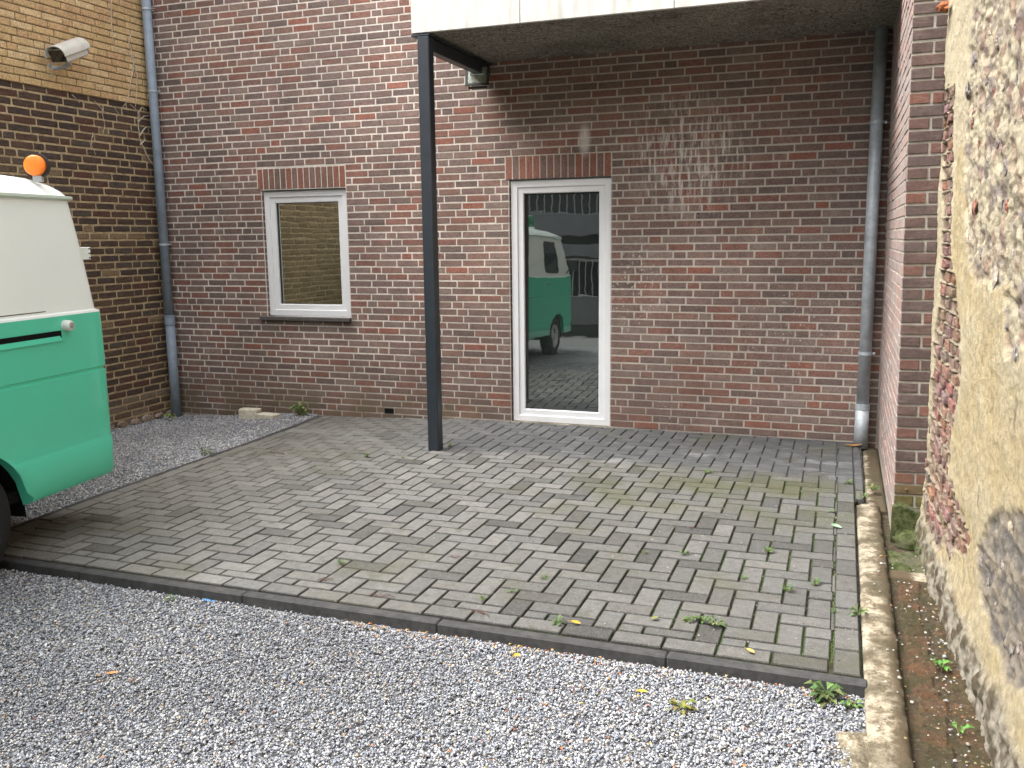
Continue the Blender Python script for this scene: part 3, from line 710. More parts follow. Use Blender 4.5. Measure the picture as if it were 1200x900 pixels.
# ------------------------------------------------------------------ brick pier / garden wall end on the right
pier = thing('brick_pier', 'projecting brown brick wall end between the paving and the crumbling plaster wall', 'wall', (0, 0, 0))
PX0, PX1, PY = 2.148, 2.335, -2.25
SH = Matrix(((1, 0, -.0155, 0), (0, 1, 0, 0), (0, 0, 1, 0), (0, 0, 0, 1)))   # the pier leans a little
q = MB(); q.box((PX0 + .006, PY + .008, -.3), (PX1 + .12, -.002, 4.6)); v2 = [SH @ Vector(v) for v in q.v]; q.v = [tuple(v) for v in v2]; q.build('mortar', M['mortar2'], pier)
palP = [(.115, .076, .066), (.125, .076, .065), (.100, .070, .063), (.140, .074, .060), (.105, .078, .071), (.155, .076, .058), (.095, .067, .061)]
fp = SH @ frame((PX0, PY + .006, 0), (1, 0, 0), (0, 0, 1), (0, -1, 0)); bb = []
for r_ in range(1, 66):
    z = r_ * .0625 + .02
    e = .003 * fbm(z * 3, 0, 0, 2)
    if r_ % 2: bb.append((0, z, .172 + round(e, 3), .0625))
    else: bb += [(0, z, .108, .0625), (.108, z, round(.062 + e + .012 * fbm(z * 7, 1, 0, 1), 3), .0625)]
def cP(u, v, col): return mixc(col, (.10, .105, .03), .75 * sm((.30 - v) / .16)) if v < .34 else col
lay(pier, fp, bb, palP, M['brick2'], .0135, .006, .0015, None, nind=140, colfn=cP)
fi = SH @ frame((PX0 + .006, 0, 0), (0, -1, 0), (0, 0, 1), (-1, 0, 0)); bb = []; prev = []
for r_ in range(0, 66):
    us = bond(0, -PY - .004, prev, .2155, .24); prev = us[1:-1]
    for a, b in zip(us[:-1], us[1:]): bb.append((a, r_ * .0625 + .02, round(b - a, 3), .0625))
palI_lit = [(.30, .245, .225), (.32, .235, .21), (.28, .225, .21), (.33, .23, .20), (.31, .26, .24), (.26, .21, .195)]  # inner face paler than the front: stronger light from the left painted in
lay(pier, fi, bb, palI_lit, M['brick2'], .0115, .004, .0007, None, nind=150)
q = MB(); vs = []                                              # cement fillet between pier and old wall
for i in range(121):
    z = -.05 + i * 4.6 / 120; e = .008 * fbm(z * 2.2, 5, 0, 3) + .012 * max(0, fbm(z * 1.1, 9, 0, 2)); b_ = SH @ Vector((PX0 + .176 + e, PY - .001, z)); vs += [tuple(b_), (b_.x + .006, PY - .014, z), (b_.x + .020 + e * .8, PY - .034, z), (b_.x + .07, PY - .03, z)]
q.add(vs, [(4 * i + k, 4 * i + k + 1, 4 * i + k + 5, 4 * i + k + 4) for i in range(120) for k in range(3)]); q.build('cement_fillet', M['mortar2'], pier, smooth=True)

# ------------------------------------------------------------------ old plastered wall, far right
ow = thing('old_plaster_wall', 'crumbling old wall with ochre plaster, rubble core and eroded red bricks at the right edge', 'wall', (2.34, -3.4, 0))
band = [(-2.0, 2.6), (-2.3, 2.33), (-2.6, 2.3), (-2.65, 1.89), (-2.68, 1.67), (-2.72, 1.52), (-2.9, 1.37), (-3.15, 1.17), (-3.22, 1.01), (-3.0, .71), (-2.98, .53), (-3.3, .47), (-3.6, .42), (-3.55, .33), (-3.3, .26), (-2.8, .12), (-2.26, .13), (-2.27, .27), (-2.30, .46), (-2.33, .72), (-2.36, .96), (-2.36, 1.14), (-2.5, 1.3), (-2.46, 1.46), (-2.42, 1.67), (-2.40, 1.93), (-2.2, 2.13)]
rub = [(-2.95, 5), (-2.95, 2.42), (-2.98, 1.96), (-3.05, 1.7), (-3.2, 1.52), (-3.35, 1.41), (-3.8, 1.42), (-4.3, 1.44), (-5.6, 1.5), (-5.6, 5)]
gry = [(-3.78, .42), (-3.9, .56), (-4.09, .66), (-4.6, .84), (-5.4, .9), (-5.4, .25), (-4.78, .30), (-4.38, .19), (-4.08, .22), (-3.85, .30)]
ptc = [(-3.95, 1.40), (-4.31, 1.46), (-4.38, 1.26), (-4.05, 1.20)]
def sdist(p, P):                              # signed-ish closeness to a region edge
    ins = inpoly(p, P); d = 9.
    for i in range(len(P)):
        a, b = P[i - 1], P[i]; ax, ay = a; bx, by = b; L2 = (bx - ax) ** 2 + (by - ay) ** 2
        t_ = max(0, min(1, ((p[0] - ax) * (bx - ax) + (p[1] - ay) * (by - ay)) / max(L2, 1e-9))); d = min(d, math.hypot(p[0] - ax - t_ * (bx - ax), p[1] - ay - t_ * (by - ay)))
    return d if ins else -d
def ow_base(y, z): return 2.305 + .040 * (-2.25 - y) - .012 * min(z, 2.5) + .05 * sm((.25 - z) / .35) * 0 - .035 * sm((.30 - z) / .4)
def ow_at(y, z):
    w1, w2 = .035 * fbm(y * 6, z * 6, 1, 3), .035 * fbm(y * 6, z * 6, 7, 3)
    p = (y + w1, z + w2)
    kb = sm((sdist(p, band) + .02) / .03); kr = sm((sdist(p, rub) + .02) / .05); kg = sm((sdist(p, gry) + .02) / .04); kp = sm((sdist(p, ptc) + .01) / .03)
    kr = max(kr, kp); ke = sm((.17 + .04 * fbm(y * 4, 0, 3, 2) - z) / .10)
    n1, n2, n3 = fbm(y * 3, z * 3, 0, 3), fbm(y * 14, z * 14, 2, 4), fbm(y * 34, z * 34, 4, 3)
    d = .008 * n1 + .0038 * n2 + .0026 * n3                            # smooth plaster
    rz = max(kr, kg)
    n4 = fbm(y * 8, z * 19, 21, 3); d = lerp(d, -.010 + .010 * n2 + .006 * n3 + .010 * max(-.35, n4) * sm(.6 + 1.5 * n1), rz)
    jz = (z % .063) / .063; rg = sm(1 - abs(((jz + .5 - .905) % 1.) - .5) / .16)
    jy = ((y + 9 + .11 * (int(z / .063) % 2)) % .215) / .215; rg = max(rg, sm(1 - abs(jy - .5) / .045)) * sm(.75 + n2)
    kbb = kb * (1 - kr); d = lerp(d, -.016 + .004 * n2 + .022 * rg, kbb)
    # ragged plaster lip round the brick band
    edge = max(0, 1 - abs(sdist(p, band)) / .035); d += .008 * edge * max(0, n2 + .4)
    d = lerp(d, .014 * fbm(y * 7, z * 9, 15, 3) + .010 + .004 * n2 + .010 * n3, ke * (1 - kb * .6))
    ochre, cream, gy, wh, brn = (.46, .375, .220), (.50, .44, .315), (.26, .22, .20), (.34, .305, .245), (.11, .085, .06)
    c = mixc(ochre, cream, sm(.4 + n1 * .5 + n2 * .5)); c = mixc(c, (.33, .25, .14), .4 * sm((n2 - .15) * 3))
    if y > -2.75 or z > 2: c = mixc(c, cream, .8)
    cr_ = mixc(cream, gy, sm(.30 + fbm(y * 7, z * 11, 31, 3) * 1.6)); cr_ = mixc(cr_, brn, .6 * sm((-n4 - .2) * 5)); cr_ = mixc(cr_, (.46, .40, .29), .8 * sm((n4 - .2) * 4)); cr_ = mixc(cr_, cream, .6 * sm((n1 - .05) * 4)); cr_ = mixc(cr_, (.27, .155, .12), .55 * sm((fbm(y * 9, z * 9, 12, 2) - .15) * 4)); cr_ = mixc(cr_, brn, .6 * sm((-n2 - .3) * 3))  # rubble hollows browned: small shadows painted into the colour
    c = mixc(c, cr_, kr)
    cg = mixc((.18, .165, .15), (.29, .25, .195), sm(.5 + n2 * 1.5)); c = mixc(c, cg, kg)
    c = mixc(c, mixc((.22, .16, .115), (.43, .375, .28), rg), kb * (1 - kr))
    c = mixc(c, mixc((.34, .31, .25), (.11, .09, .062), sm(.42 + n2 * 1.8)), ke)
    c = mixc(c, (.12, .115, .05), .55 * sm((.22 - z) / .3) * sm((y + 3.1) / .7))
    for (py, pz, rr) in ((-4.25, 1.05, .05), (-3.75, .62, .04)):
        c = mixc(c, (.20, .17, .13), sm(1 - math.hypot((y - py) * 3, z - pz) / rr * .6))
    return ow_base(y, z) - d, c
Y0, Y1, Z0, Z1 = -2.2, -5.5, -.16, 3.3
ny, nz = 330, 540; vs = []; cs = []
for j in range(nz + 1):
    z = Z0 + (Z1 - Z0) * j / nz
    for i in range(ny + 1):
        y = Y0 + (Y1 - Y0) * i / ny; xx, c = ow_at(y, z); vs.append((xx - 2.34, y + 3.4, z)); cs.append(c)
me = bpy.data.meshes.new('plaster_face'); W_ = ny + 1
fs = [(j * W_ + i, (j + 1) * W_ + i, (j + 1) * W_ + i + 1, j * W_ + i + 1) for j in range(nz) for i in range(ny)]
me.from_pydata(vs, [], [f[::-1] for f in fs]); at = me.color_attributes.new('tint', 'FLOAT_COLOR', 'POINT'); ca = np.ones((len(vs), 4), np.float32); ca[:, :3] = np.array(cs); at.data.foreach_set('color', ca.ravel())
me.materials.append(M['oldplaster']); me.polygons.foreach_set('use_smooth', np.full(len(fs), True)); o = bpy.data.objects.new('plaster_face', me); COL.objects.link(o); o.parent = ow
q = MB(); q.box((.12, -2.1 - 3, -.16), (.5, 1.15, 4.6)); q.box((.0, -5.1, 3.3), (.12, 1.15, 4.6)); q.build('wall_core', m_plain('rubble_core', (.45, .37, .25), .95, .1, n=.25, ns=14, bump=.8, bs=40), ow)
def lump(L, W, H, n=9, m=4, rag=.22):          # uneven stone, local u,v in the wall plane, w out
    vs = []; ph = random.random() * 9
    for r_ in range(m):
        th = math.pi / 2 * r_ / m
        for k in range(n):
            an = 2 * math.pi * k / n; f = 1 + rag * mn.noise(Vector((math.cos(an) * 1.6 + ph, math.sin(an) * 1.6, r_ * .7)))* 2; vs.append((math.cos(an) * L * f * math.cos(th), math.sin(an) * W * f * math.cos(th), H * math.sin(th) * (1 + jit(rag * .6))))
    vs.append((0, 0, H)); fs = [(r_ * n + k, r_ * n + (k + 1) % n, (r_ + 1) * n + (k + 1) % n, (r_ + 1) * n + k) for r_ in range(m - 1) for k in range(n)] + [((m - 1) * n + k, (m - 1) * n + (k + 1) % n, m * n) for k in range(n)]
    return vs, fs
scol = [(.24, .215, .20), (.20, .175, .17), (.32, .28, .23), (.27, .135, .10), (.27, .115, .08), (.36, .31, .23), (.17, .165, .175), (.28, .19, .165), (.235, .195, .17), (.36, .30, .23)]
ns_ = 0; placed = []
while ns_ < 150:
    y, z = random.uniform(-5.0, -2.4), random.uniform(.1, 3.0)
    p = (y, z)
    if not (inpoly(p, rub) or inpoly(p, gry)): 
        if not inpoly(p, ptc): continue
    s_ = random.uniform(.012, .034) * (1.25 if z > 1.4 else 1.0)
    if any(math.hypot(y - a, z - b) < (s_ + c_) * .95 for a, b, c_ in placed): ns_ += .05; continue
    placed.append((y, z, s_)); ns_ += 1
    vs2, fs2 = lump(s_ * random.uniform(.8, 1.5), s_ * random.uniform(.7, 1.0), s_ * random.uniform(.22, .42), rag=.5)
    b = MB(); b.add(vs2, fs2, (.05, .055, .07) if random.random() < .02 else random.choice(scol)); o = b.build('stone', M['rubble'], ow)
    bx = ow_at(y, z)[0]; a_ = jit(1.2)
    o.matrix_local = frame((bx - 2.34 + .004, y + 3.4, z), (0, math.cos(a_), math.sin(a_)), (0, math.sin(a_), -math.cos(a_)), (-1, 0, 0))
nb = 0; prev = []
palO = [(.20, .125, .10), (.19, .118, .098), (.215, .12, .092), (.18, .122, .105), (.225, .15, .12), (.235, .12, .088)]
for r_ in range(2, 42):
    z = r_ * .063; off = (r_ % 2) * .11 + jit(.02); y = -2.1 - off
    while y > -4.0:
        L = .215 if random.random() > .25 else .105
        cy_, cz_ = y - L / 2, z + .03
        dd = sdist((cy_, cz_), band)
        if dd > -.012 and not inpoly((cy_, cz_), rub) and nb < 300 and z < 2.5:
            L2 = L if dd > .05 else L * random.uniform(.45, .8)
            vs2, fs2 = brick_geo_r(L2 - .012, .051, .012 + jit(.005), .0055, .03); b = MB(); b.add(vs2, fs2, tuple(q_ * random.uniform(.85, 1.1) for q_ in random.choice(palO))); o = b.build('brick', M['oldbrick'], ow)
            bx = ow_base(y, z) + .017 + jit(.004)
            o.matrix_local = frame((bx - 2.34, y + 3.4, z), (.04 * -1, -1, jit(.03)), (0, jit(.03), 1), (-1, 0, 0)); nb += 1
        y -= L
rb = MB(); vs2, fs2 = lump(.05, .028, .05, rag=.35); rb.add(vs2, fs2, (.25, .085, .035)); o = rb.build('broken_tile', M['rubble'], ow); o.matrix_local = frame((2.262 - 2.34, -2.33 + 3.4, 2.72), (0, 1, .1), (0, -.1, 1), (-1, 0, 0))

# ------------------------------------------------------------------ concrete strip, footing, stones at the right
def slab_grid(name, mat, x0, x1, y0, y1, ztop, rough, nx_, ny_, parent=None, col=(.3,) * 3, edge=.02, zb=-.2, seed=0, xw=0.):
    vs = []; b = MB()
    for j in range(ny_ + 1):
        for i in range(nx_ + 1):
            a, c = i / nx_, j / ny_; xx = lerp(x0, x1, a); yy = lerp(y0, y1, c)
            xx += xw * fbm(yy * 2.5, seed, 0, 3) * (1 if a in (0., 1.) or True else 0)
            e = min(a * (x1 - x0), (1 - a) * (x1 - x0), c * abs(y1 - y0), (1 - c) * abs(y1 - y0))
            vs.append((xx, yy, ztop(xx, yy) + rough * (.35 * fbm(xx * 5, yy * 5, seed, 2) + .6 * fbm(xx * 24, yy * 24, seed, 3)) - .014 * (1 - sm(e / edge))))
    W2 = nx_ + 1; per = [i for i in range(W2)] + [(j + 1) * W2 + nx_ for j in range(ny_)] + [ny_ * W2 + nx_ - 1 - i for i in range(nx_)] + [(ny_ - 1 - j) * W2 for j in range(ny_ - 1)]
    fs = [(j * W2 + i, j * W2 + i + 1, (j + 1) * W2 + i + 1, (j + 1) * W2 + i) for j in range(ny_) for i in range(nx_)]
    n0 = len(vs); vs += [(vs[k][0], vs[k][1], zb) for k in per]; n = len(per)
    fs += [(per[k], n0 + k, n0 + (k + 1) % n, per[(k + 1) % n]) for k in range(n)]
    if (y1 - y0) * (x1 - x0) < 0: fs = [f[::-1] for f in fs]
    b.add(vs, fs, col); return b.build(name, mat, parent, smooth=False)
o = slab_grid('concrete_strip', M['strip'], 1.974, 2.105, -1.70, -5.6, lambda x, y: -.012, .012, 8, 220, seed=2, xw=.006); tag(o, kind='structure'); auto_smooth(o, 50)
o = slab_grid('dirt_strip', M['strip'], 2.03, 2.15, .0, -1.735, lambda x, y: -.03, .010, 8, 60, seed=4); tag(o, kind='structure'); auto_smooth(o, 50)
o = slab_grid('cement_patch', M['strip'], 1.875, 1.985, -4.42, -5.2, lambda x, y: -.030 + .02 * fbm(x * 6, y * 6, 3, 2), .024, 14, 70, seed=9, xw=.05, edge=.04); tag(o, kind='structure'); auto_smooth(o, 50)
ft = tag(MB().build('footing_bed', M['footing']), kind='structure')
o = slab_grid('soil', M['footing'], 2.10, 2.42, -1.72, -5.6, lambda x, y: -.062, .012, 16, 160, ft, col=(.05, .036, .02), seed=5); o.name = 'soil_bed'; tag(o, kind='structure')
palF = [(.072, .040, .020), (.060, .038, .018), (.048, .034, .016), (.080, .042, .020), (.042, .034, .015)]
y = -2.86; i = 0
while y > -5.4:
    L = random.uniform(.075, .115); x0, x1 = 2.138 + jit(.008), 2.36
    o = slab_grid('footing_brick', M['footing'], x0, 2.25 + jit(.02), y, y - L + .006, lambda x, yy: -.052 + jit(.003), .011, 6, 5, ft, random.choice(palF), .012, seed=i)
    o = slab_grid('footing_brick', M['footing'], 2.262, 2.40, y + .01, y - L + .014, lambda x, yy: -.054 + .05 * max(0, (x - 2.30)), .013, 6, 5, ft, random.choice(palF), .012, seed=i + 50)
    y -= L; i += 1
o = slab_grid('pale_kerb_stone', M['strip'], 2.11, 2.335, -2.74, -2.84, lambda x, y: -.048, .008, 12, 6, seed=31, edge=.015); auto_smooth(o, 50); tag(o, 'pale flat stone laid across the mossy footing near the pier', 'stone')
o = slab_grid('mossy_block', M['moss'], 2.12, 2.34, -2.42, -2.73, lambda x, y: -.05, .018, 14, 16, seed=33, edge=.03); auto_smooth(o, 60); tag(o, 'green mossy stone block on the ground in front of the brick pier', 'stone')
vs2, fs2 = lump(.105, .065, .085, 14, 6, .22); b = MB(); b.add(vs2, fs2, (.1, .1, .06)); o = b.build('mossy_boulder', M['moss'], smooth=True); o.matrix_world = frame((2.245, -2.33, -.055), (1, 0, 0), (0, 1, 0), (0, 0, 1)); tag(o, 'rounded moss covered stone leaning against the foot of the pier', 'stone')
# mossy render foot of the pier
o = slab_grid('render_foot', M['moss'], PX0 - .004, PX1 + .01, PY - .022, PY + .02, lambda x, y: .155 + .03 * fbm(x * 9, 2, 0, 2), .004, 10, 4, pier, seed=12, edge=.01, zb=-.15)

# light chips and crumbs lying on the footing
b = MB()
for i in range(420):
    y = random.uniform(-5.0, -2.5); x = random.choice((random.uniform(2.12, 2.36), random.gauss(2.28, .04), random.gauss(2.28, .05), random.uniform(2.0, 2.12) if random.random() < .35 else 3))
    if x > 2.37: continue
    s_ = random.uniform(.002, .0065) * (1.5 if random.random() < .1 else 1)
    vs2, fs2 = lump(s_, s_ * .8, s_ * .8, 5, 2, .3); c_ = random.choice([(.42, .40, .36), (.30, .28, .25), (.3, .23, .12), (.26, .27, .28), (.20, .10, .05)])
    zz = -.006 if x < 2.11 else -.052
    b.add([(x + v[0], y + v[1], zz + v[2]) for v in vs2], fs2, c_)
tag(b.build('stone_crumbs', M['stone']), 'pale stone crumbs scattered over the mossy brick footing', 'stones', kind='stuff')

# two loose concrete blocks by the wall
for nm, lab, x0, y0, z0, sx, sy, sz, rz in (('concrete_block', 'taller pale concrete block against the wall, nearer the left corner', -3.55, -.20, -.115, .20, .10, .125, .1), ('concrete_block', 'lower flat pale concrete block beside the taller one at the wall', -3.325, -.22, -.108, .20, .11, .085, -.12)):
    b = MB(); b.box((-sx / 2, -sy / 2, 0), (sx / 2, sy / 2, sz), (.56, .52, .42), .008)
    for i_, v in enumerate(b.v): b.v[i_] = (v[0] + jit(.003), v[1] + jit(.003), v[2] + jit(.002))
    o = b.build(nm, m_tint('pale_block_' + str(len(bpy.data.materials)), .9, .25, 30, .5, 90, .006), loc=(x0, y0, z0), rot=(0, 0, rz)); tag(o, lab, 'concrete block', 'loose concrete blocks by the wall')

# ------------------------------------------------------------------ van
van = thing('parked_van', 'old white over green panel van parked on the gravel at the left edge', 'van', (-3.090, -3.449, -.07), (0, 0, R(186.8)))
HW = .914; LEN = 4.52
WHEELS = (1.12, 3.62)                      # wheel centres along the length
prof = [(.335, -.055, .02), (.352, -.012, .004), (.375, 0, 0), (.45, .004, 0), (.560, .007, 0), (.572, .001, 0), (.585, -.001, 0), (.68, 0, 0), (.80, 0, 0), (.90, 0, 0), (.966, 0, 0), (.972, -.009, .006), (.984, -.009, .006), (.990, 0, 0), (1.06, 0, 0), (1.15, -.001, 0), (1.25, -.003, .002), (1.290, -.004, .004), (1.302, -.004, .004)]
profW = [(1.3021, -.004, .004), (1.312, -.007, .008), (1.320, -.020, .028), (1.45, -.032, .040), (1.62, -.048, .058), (1.80, -.066, .082), (1.925, -.080, .10)]
profR = [(1.949, -.082, .105), (1.975, -.098, .13), (2.005, -.128, .175), (2.040, -.19, .27), (2.065, -.29, .42), (2.085, -.45, .62), (2.095, -.70, .95)]
def front(z):                              # front end of the body at height z
    if z < 1.25: return LEN - .03 * (1 - sm((z - .3) / .3))
    return LEN - .02 - .42 * ((z - 1.25) / .7) ** 1.1 if z < 1.95 else LEN - .44 - (z - 1.95) * 3.2
def vring(z, off, s0, arch=True):
    w_ = HW + off; s1 = front(z); r = .07 if off > -.2 else .07 + (-off - .1) * .6; r = min(r, w_ * .8); P = []
    def arcp(cx, cy, a0, a1, n=7):
        return [(cx + r * math.cos(R(lerp(a0, a1, k / (n - 1)))), cy + r * math.sin(R(lerp(a0, a1, k / (n - 1))))) for k in range(n)]
    ss = [s0 + r + (s1 - s0 - 2 * r) * k / 112 for k in range(1, 112)]
    P += arcp(-w_ + r, s1 - r, 90, 180); P += [(-w_, s) for s in ss[::-1]]; P += arcp(-w_ + r, s0 + r, 180, 270)
    P += arcp(w_ - r, s0 + r, 270, 360); P += [(w_, s) for s in ss]; P += arcp(w_ - r, s1 - r, 0, 90)
    o = []
    for x_, s in P:
        zz = z
        if arch and abs(x_) > w_ - .12:
            for wc in WHEELS:
                d = abs(s - wc)
                if d < .42:
                    ah = .27 + math.sqrt(.42 ** 2 - d * d) * 1.04
                    if d > .38: ah = lerp(ah, .33, (d - .38) / .04)
                    zz = max(zz, ah)
        o.append((x_, s, zz))
    return o
def loft(rings, mat, name, cap=False, smooth=40):
    b = MB(); n = len(rings[0]); vs = [p for r_ in rings for p in r_]; fs = []
    for j in range(len(rings) - 1):
        for k in range(n):
            a, b_, c, d = j * n + k, j * n + (k + 1) % n, (j + 1) * n + (k + 1) % n, (j + 1) * n + k
            if (Vector(vs[a]) - Vector(vs[d])).length < 1e-5 and (Vector(vs[b_]) - Vector(vs[c])).length < 1e-5: continue
            fs.append((a, b_, c, d))
    if cap: fs.append(tuple(range((len(rings) - 1) * n, len(rings) * n)))
    b.add(vs, fs); o = b.build(name, mat, van, smooth=True)
    o.data.set_sharp_from_angle(angle=R(smooth)); return o
lower = loft([vring(z, o_, s_) for z, o_, s_ in prof], M['vangreen'], 'lower_body', smooth=30)
upper = loft([vring(z, o_, s_, False) for z, o_, s_ in profW], M['vanwhite'], 'upper_body', smooth=30)
roof = loft([vring(z, o_, s_, False) for z, o_, s_ in profR], M['vanwhite'], 'roof', cap=True, smooth=50)
ra, rb_ = vring(1.928, -.066, .085, False), vring(1.934, -.060, .078, False); rc, rd = vring(1.948, -.062, .08, False), vring(1.951, -.083, .105, False)
M['rail'] = m_plain('pale_green_rail_paint', (.52, .62, .54), .35, .5)
loft([vring(1.924, -.079, .10, False), ra, rb_, rc, rd], M['rail'], 'drip_rail')
b = MB()                                   # closed underside and wheel housings
b.box((-HW + .07, .06, .36), (HW - .07, LEN - .06, .42)); b.build('underside', M['dark'], van)
for wc in WHEELS:
    b = MB(); vs = []
    for k in range(21):
        an = math.pi * k / 20; vs += [(-HW + .0545, wc + .424 * math.cos(an), .27 + .444 * math.sin(an)), (-HW + .30, wc + .424 * math.cos(an), .27 + .444 * math.sin(an))]
    b.add(vs, [(2 * k, 2 * k + 1, 2 * k + 3, 2 * k + 2) for k in range(20)]); b.add([(-HW + .30, wc - .42, .27), (-HW + .30, wc + .42, .27), (-HW + .30, wc + .42, .76), (-HW + .30, wc - .42, .76)], [(0, 1, 2, 3)]); b.build('wheel_housing', M['dark'], van)
def lathe(mb_, prof_, n=40, ax='x'):
    vs = [(x_, r_ * math.cos(2 * math.pi * k / n), r_ * math.sin(2 * math.pi * k / n)) for x_, r_ in prof_ for k in range(n)]
    mb_.add(vs, [(i * n + k, i * n + (k + 1) % n, (i + 1) * n + (k + 1) % n, (i + 1) * n + k) for i in range(len(prof_) - 1) for k in range(n)])
for sx in (-1, 1):
    for wc in WHEELS:
        wh = bpy.data.objects.new('wheel', None); COL.objects.link(wh); wh.parent = van; wh.location = (sx * (HW - .125), wc, .325); wh.rotation_euler = (0, 0, 0 if sx > 0 else math.pi)
        b = MB(); lathe(b, [(-.09, .20), (-.095, .27), (-.085, .305), (-.07, .322), (-.03, .326), (.03, .326), (.07, .322), (.085, .305), (.095, .27), (.09, .20), (-.09, .20)]); b.build('tyre', M['tyre'], wh, smooth=True)
        b = MB(); lathe(b, [(.085, .202), (.088, .185), (.06, .17), (.045, .12), (.07, .08), (.08, .05), (.08, .0)]); b.build('rim', M['rim'], wh, smooth=True)
def side_off(z):
    P = prof + profW
    for (z0, o0, _), (z1, o1, _) in zip(P[:-1], P[1:]):
        if z0 <= z <= z1: return HW + lerp(o0, o1, (z - z0) / max(1e-6, z1 - z0))
    return HW
def side_panel(name, pts, mat, lift, parent=van, sx=-1, thick=.004):      # outline (s,z) laid on the side skin
    b = MB(); n = len(pts); vs = [(sx * (side_off(z) + lift), s, z) for s, z in pts] + [(sx * (side_off(z) - thick), s, z) for s, z in pts]
    f = [tuple(range(n)), ] + [(k, n + k, n + (k + 1) % n, (k + 1) % n) for k in range(n)]
    b.add(vs, f); return b.build(name, mat, parent)
def rr(s0, s1, s2, s3, z0, z1, r=.05):      # rounded window outline, s0..s1 at the bottom, s3..s2 at the top
    o = []
    for (cs_, cz, sx_, sz, a0) in ((s0, z0, 1, 1, 180), (s1, z0, -1, 1, 270), (s2, z1, -1, -1, 0), (s3, z1, 1, -1, 90)):
        for k in range(5): a = R(a0 + 90 * k / 4); o.append((cs_ + sx_ * r + r * math.cos(a), cz + sz * r + r * math.sin(a)))
    return o
for sx in (-1, 1):
    side_panel('window_rubber', rr(3.04, 3.80, 3.66, 3.04, 1.36, 1.865, .06), M['seal'], .004, sx=sx)
    side_panel('side_window', rr(3.075, 3.765, 3.63, 3.075, 1.39, 1.835, .045), M['vanglass'], .008, sx=sx)
    side_panel('door_seam', [(2.96, .60), (2.966, .60), (2.966, 1.90), (2.96, 1.90)], M['dark'], .0012, sx=sx)
    side_panel('door_seam', [(3.95, 1.0), (3.956, 1.0), (3.90, 1.90), (3.894, 1.90)], M['dark'], .0012, sx=sx)
b = MB(); b.box((-HW - .022, 3.04, 1.17), (-HW + .01, 3.19, 1.195), (.1,) * 3, .005); b.build('door_handle', M['chrome'], van)
# windscreen and front
b = MB(); zs = [1.38 + .5 * k / 8 for k in range(9)]; vs = []
for z in zs:
    for k in range(13): x_ = lerp(-.70, .70, k / 12) * (1 - .06 * (z - 1.38)); vs.append((x_, front(z) + .006 - .0 * abs(x_), z))
b.add(vs, [(j * 13 + k, j * 13 + k + 1, (j + 1) * 13 + k + 1, (j + 1) * 13 + k) for j in range(8) for k in range(12)]); b.build('windscreen', M['vanglass'], van, smooth=True)
for sx in (-1, 1):
    b = MB(); b.tube([(sx * .62, LEN - .02, .93), (sx * .62, LEN + .025, .93)], .09, 24); b.build('headlight', M['chrome'], van)
b = MB(); b.box((-.78, LEN - .01, .82), (.78, LEN + .012, 1.04), (.1,) * 3, .01); b.build('grille', M['seal'], van)
for yy in (-.05, LEN - .02):
    b = MB(); b.box((-.90, yy, .42), (.90, yy + .10, .54), (.1,) * 3, .02); b.build('bumper', M['seal'], van) if yy > 0 else None
for sx in (-1, 1):
    b = MB(); b.box((sx * (HW + .09) - .07, LEN - .33, 1.40), (sx * (HW + .09) + .07, LEN - .30, 1.58), (.1,) * 3, .02); b.tube([(sx * (HW - .03), LEN - .36, 1.36), (sx * (HW + .06), LEN - .32, 1.44)], .008, 8); b.build('wing_mirror', M['seal'], van)
# rear end: tail window, lamp, hinge
b = MB(); vs = []
for z in (1.42, 1.80):
    for k in range(2): vs.append(((-.62, .62)[k], lerp(.036, .078, (z - 1.42) / .38) - .006, z))
b.add(vs, [(0, 2, 3, 1)]); b.build('rear_window', M['vanglass'], van)
hz = 1.632
b = MB(); b.box((-.80, -.055, hz - .036), (-.72, .055, hz + .036), (.1,) * 3, .003); b.build('tailgate_hinge', M['vanwhite'], van)
b = MB()
for dz in (-.026, 0, .026): b.box((-.802, -.056, hz + dz - .003), (-.795, -.036, hz + dz + .003))
b.build('hinge_gap', M['dark'], van)
# recessed air slot with a lip, knob, gap line
b = MB(); zc = 1.205
b.box((-HW - .0030, .385, zc - .020), (-HW + .02, 1.25, zc + .020)); b.build('air_slot', M['dark'], van)
M['green2'] = m_plain('green_recess_paint', (.035, .30, .20), .4, .5)
b = MB(); x0_ = -HW - .0035
b.add([(x0_ - .006, .385, zc - .034), (x0_ - .006, 1.25, zc - .034), (x0_ + .001, 1.25, zc - .006), (x0_ + .001, .40, zc - .006), (x0_ + .004, 1.25, zc - .045), (x0_ + .004, .38, zc - .045)], [(0, 3, 2, 1), (0, 1, 4, 5)]); b.build('slot_lip', M['vangreen'], van)
kn = MB(); kn.tube([(-HW + .004, .345, 1.247), (-HW - .018, .345, 1.247), (-HW - .036, .345, 1.247), (-HW - .040, .345, 1.247)], [.031, .031, .027, .023], 24); kn.build('filler_knob', M['knob'], van, smooth=False)
kn = MB(); kn.tube([(-HW - .0402, .345, 1.247), (-HW - .0415, .345, 1.247)], .017, 20); kn.tube([(-HW - .0412, .345, 1.247), (-HW - .046, .345, 1.247)], .010, 12); kn.build('knob_lock', M['rim'], van)
side_panel('panel_gap', [(.46, 1.331), (1.6, 1.331), (1.6, 1.335), (.46, 1.335)], M['dark'], .0015)
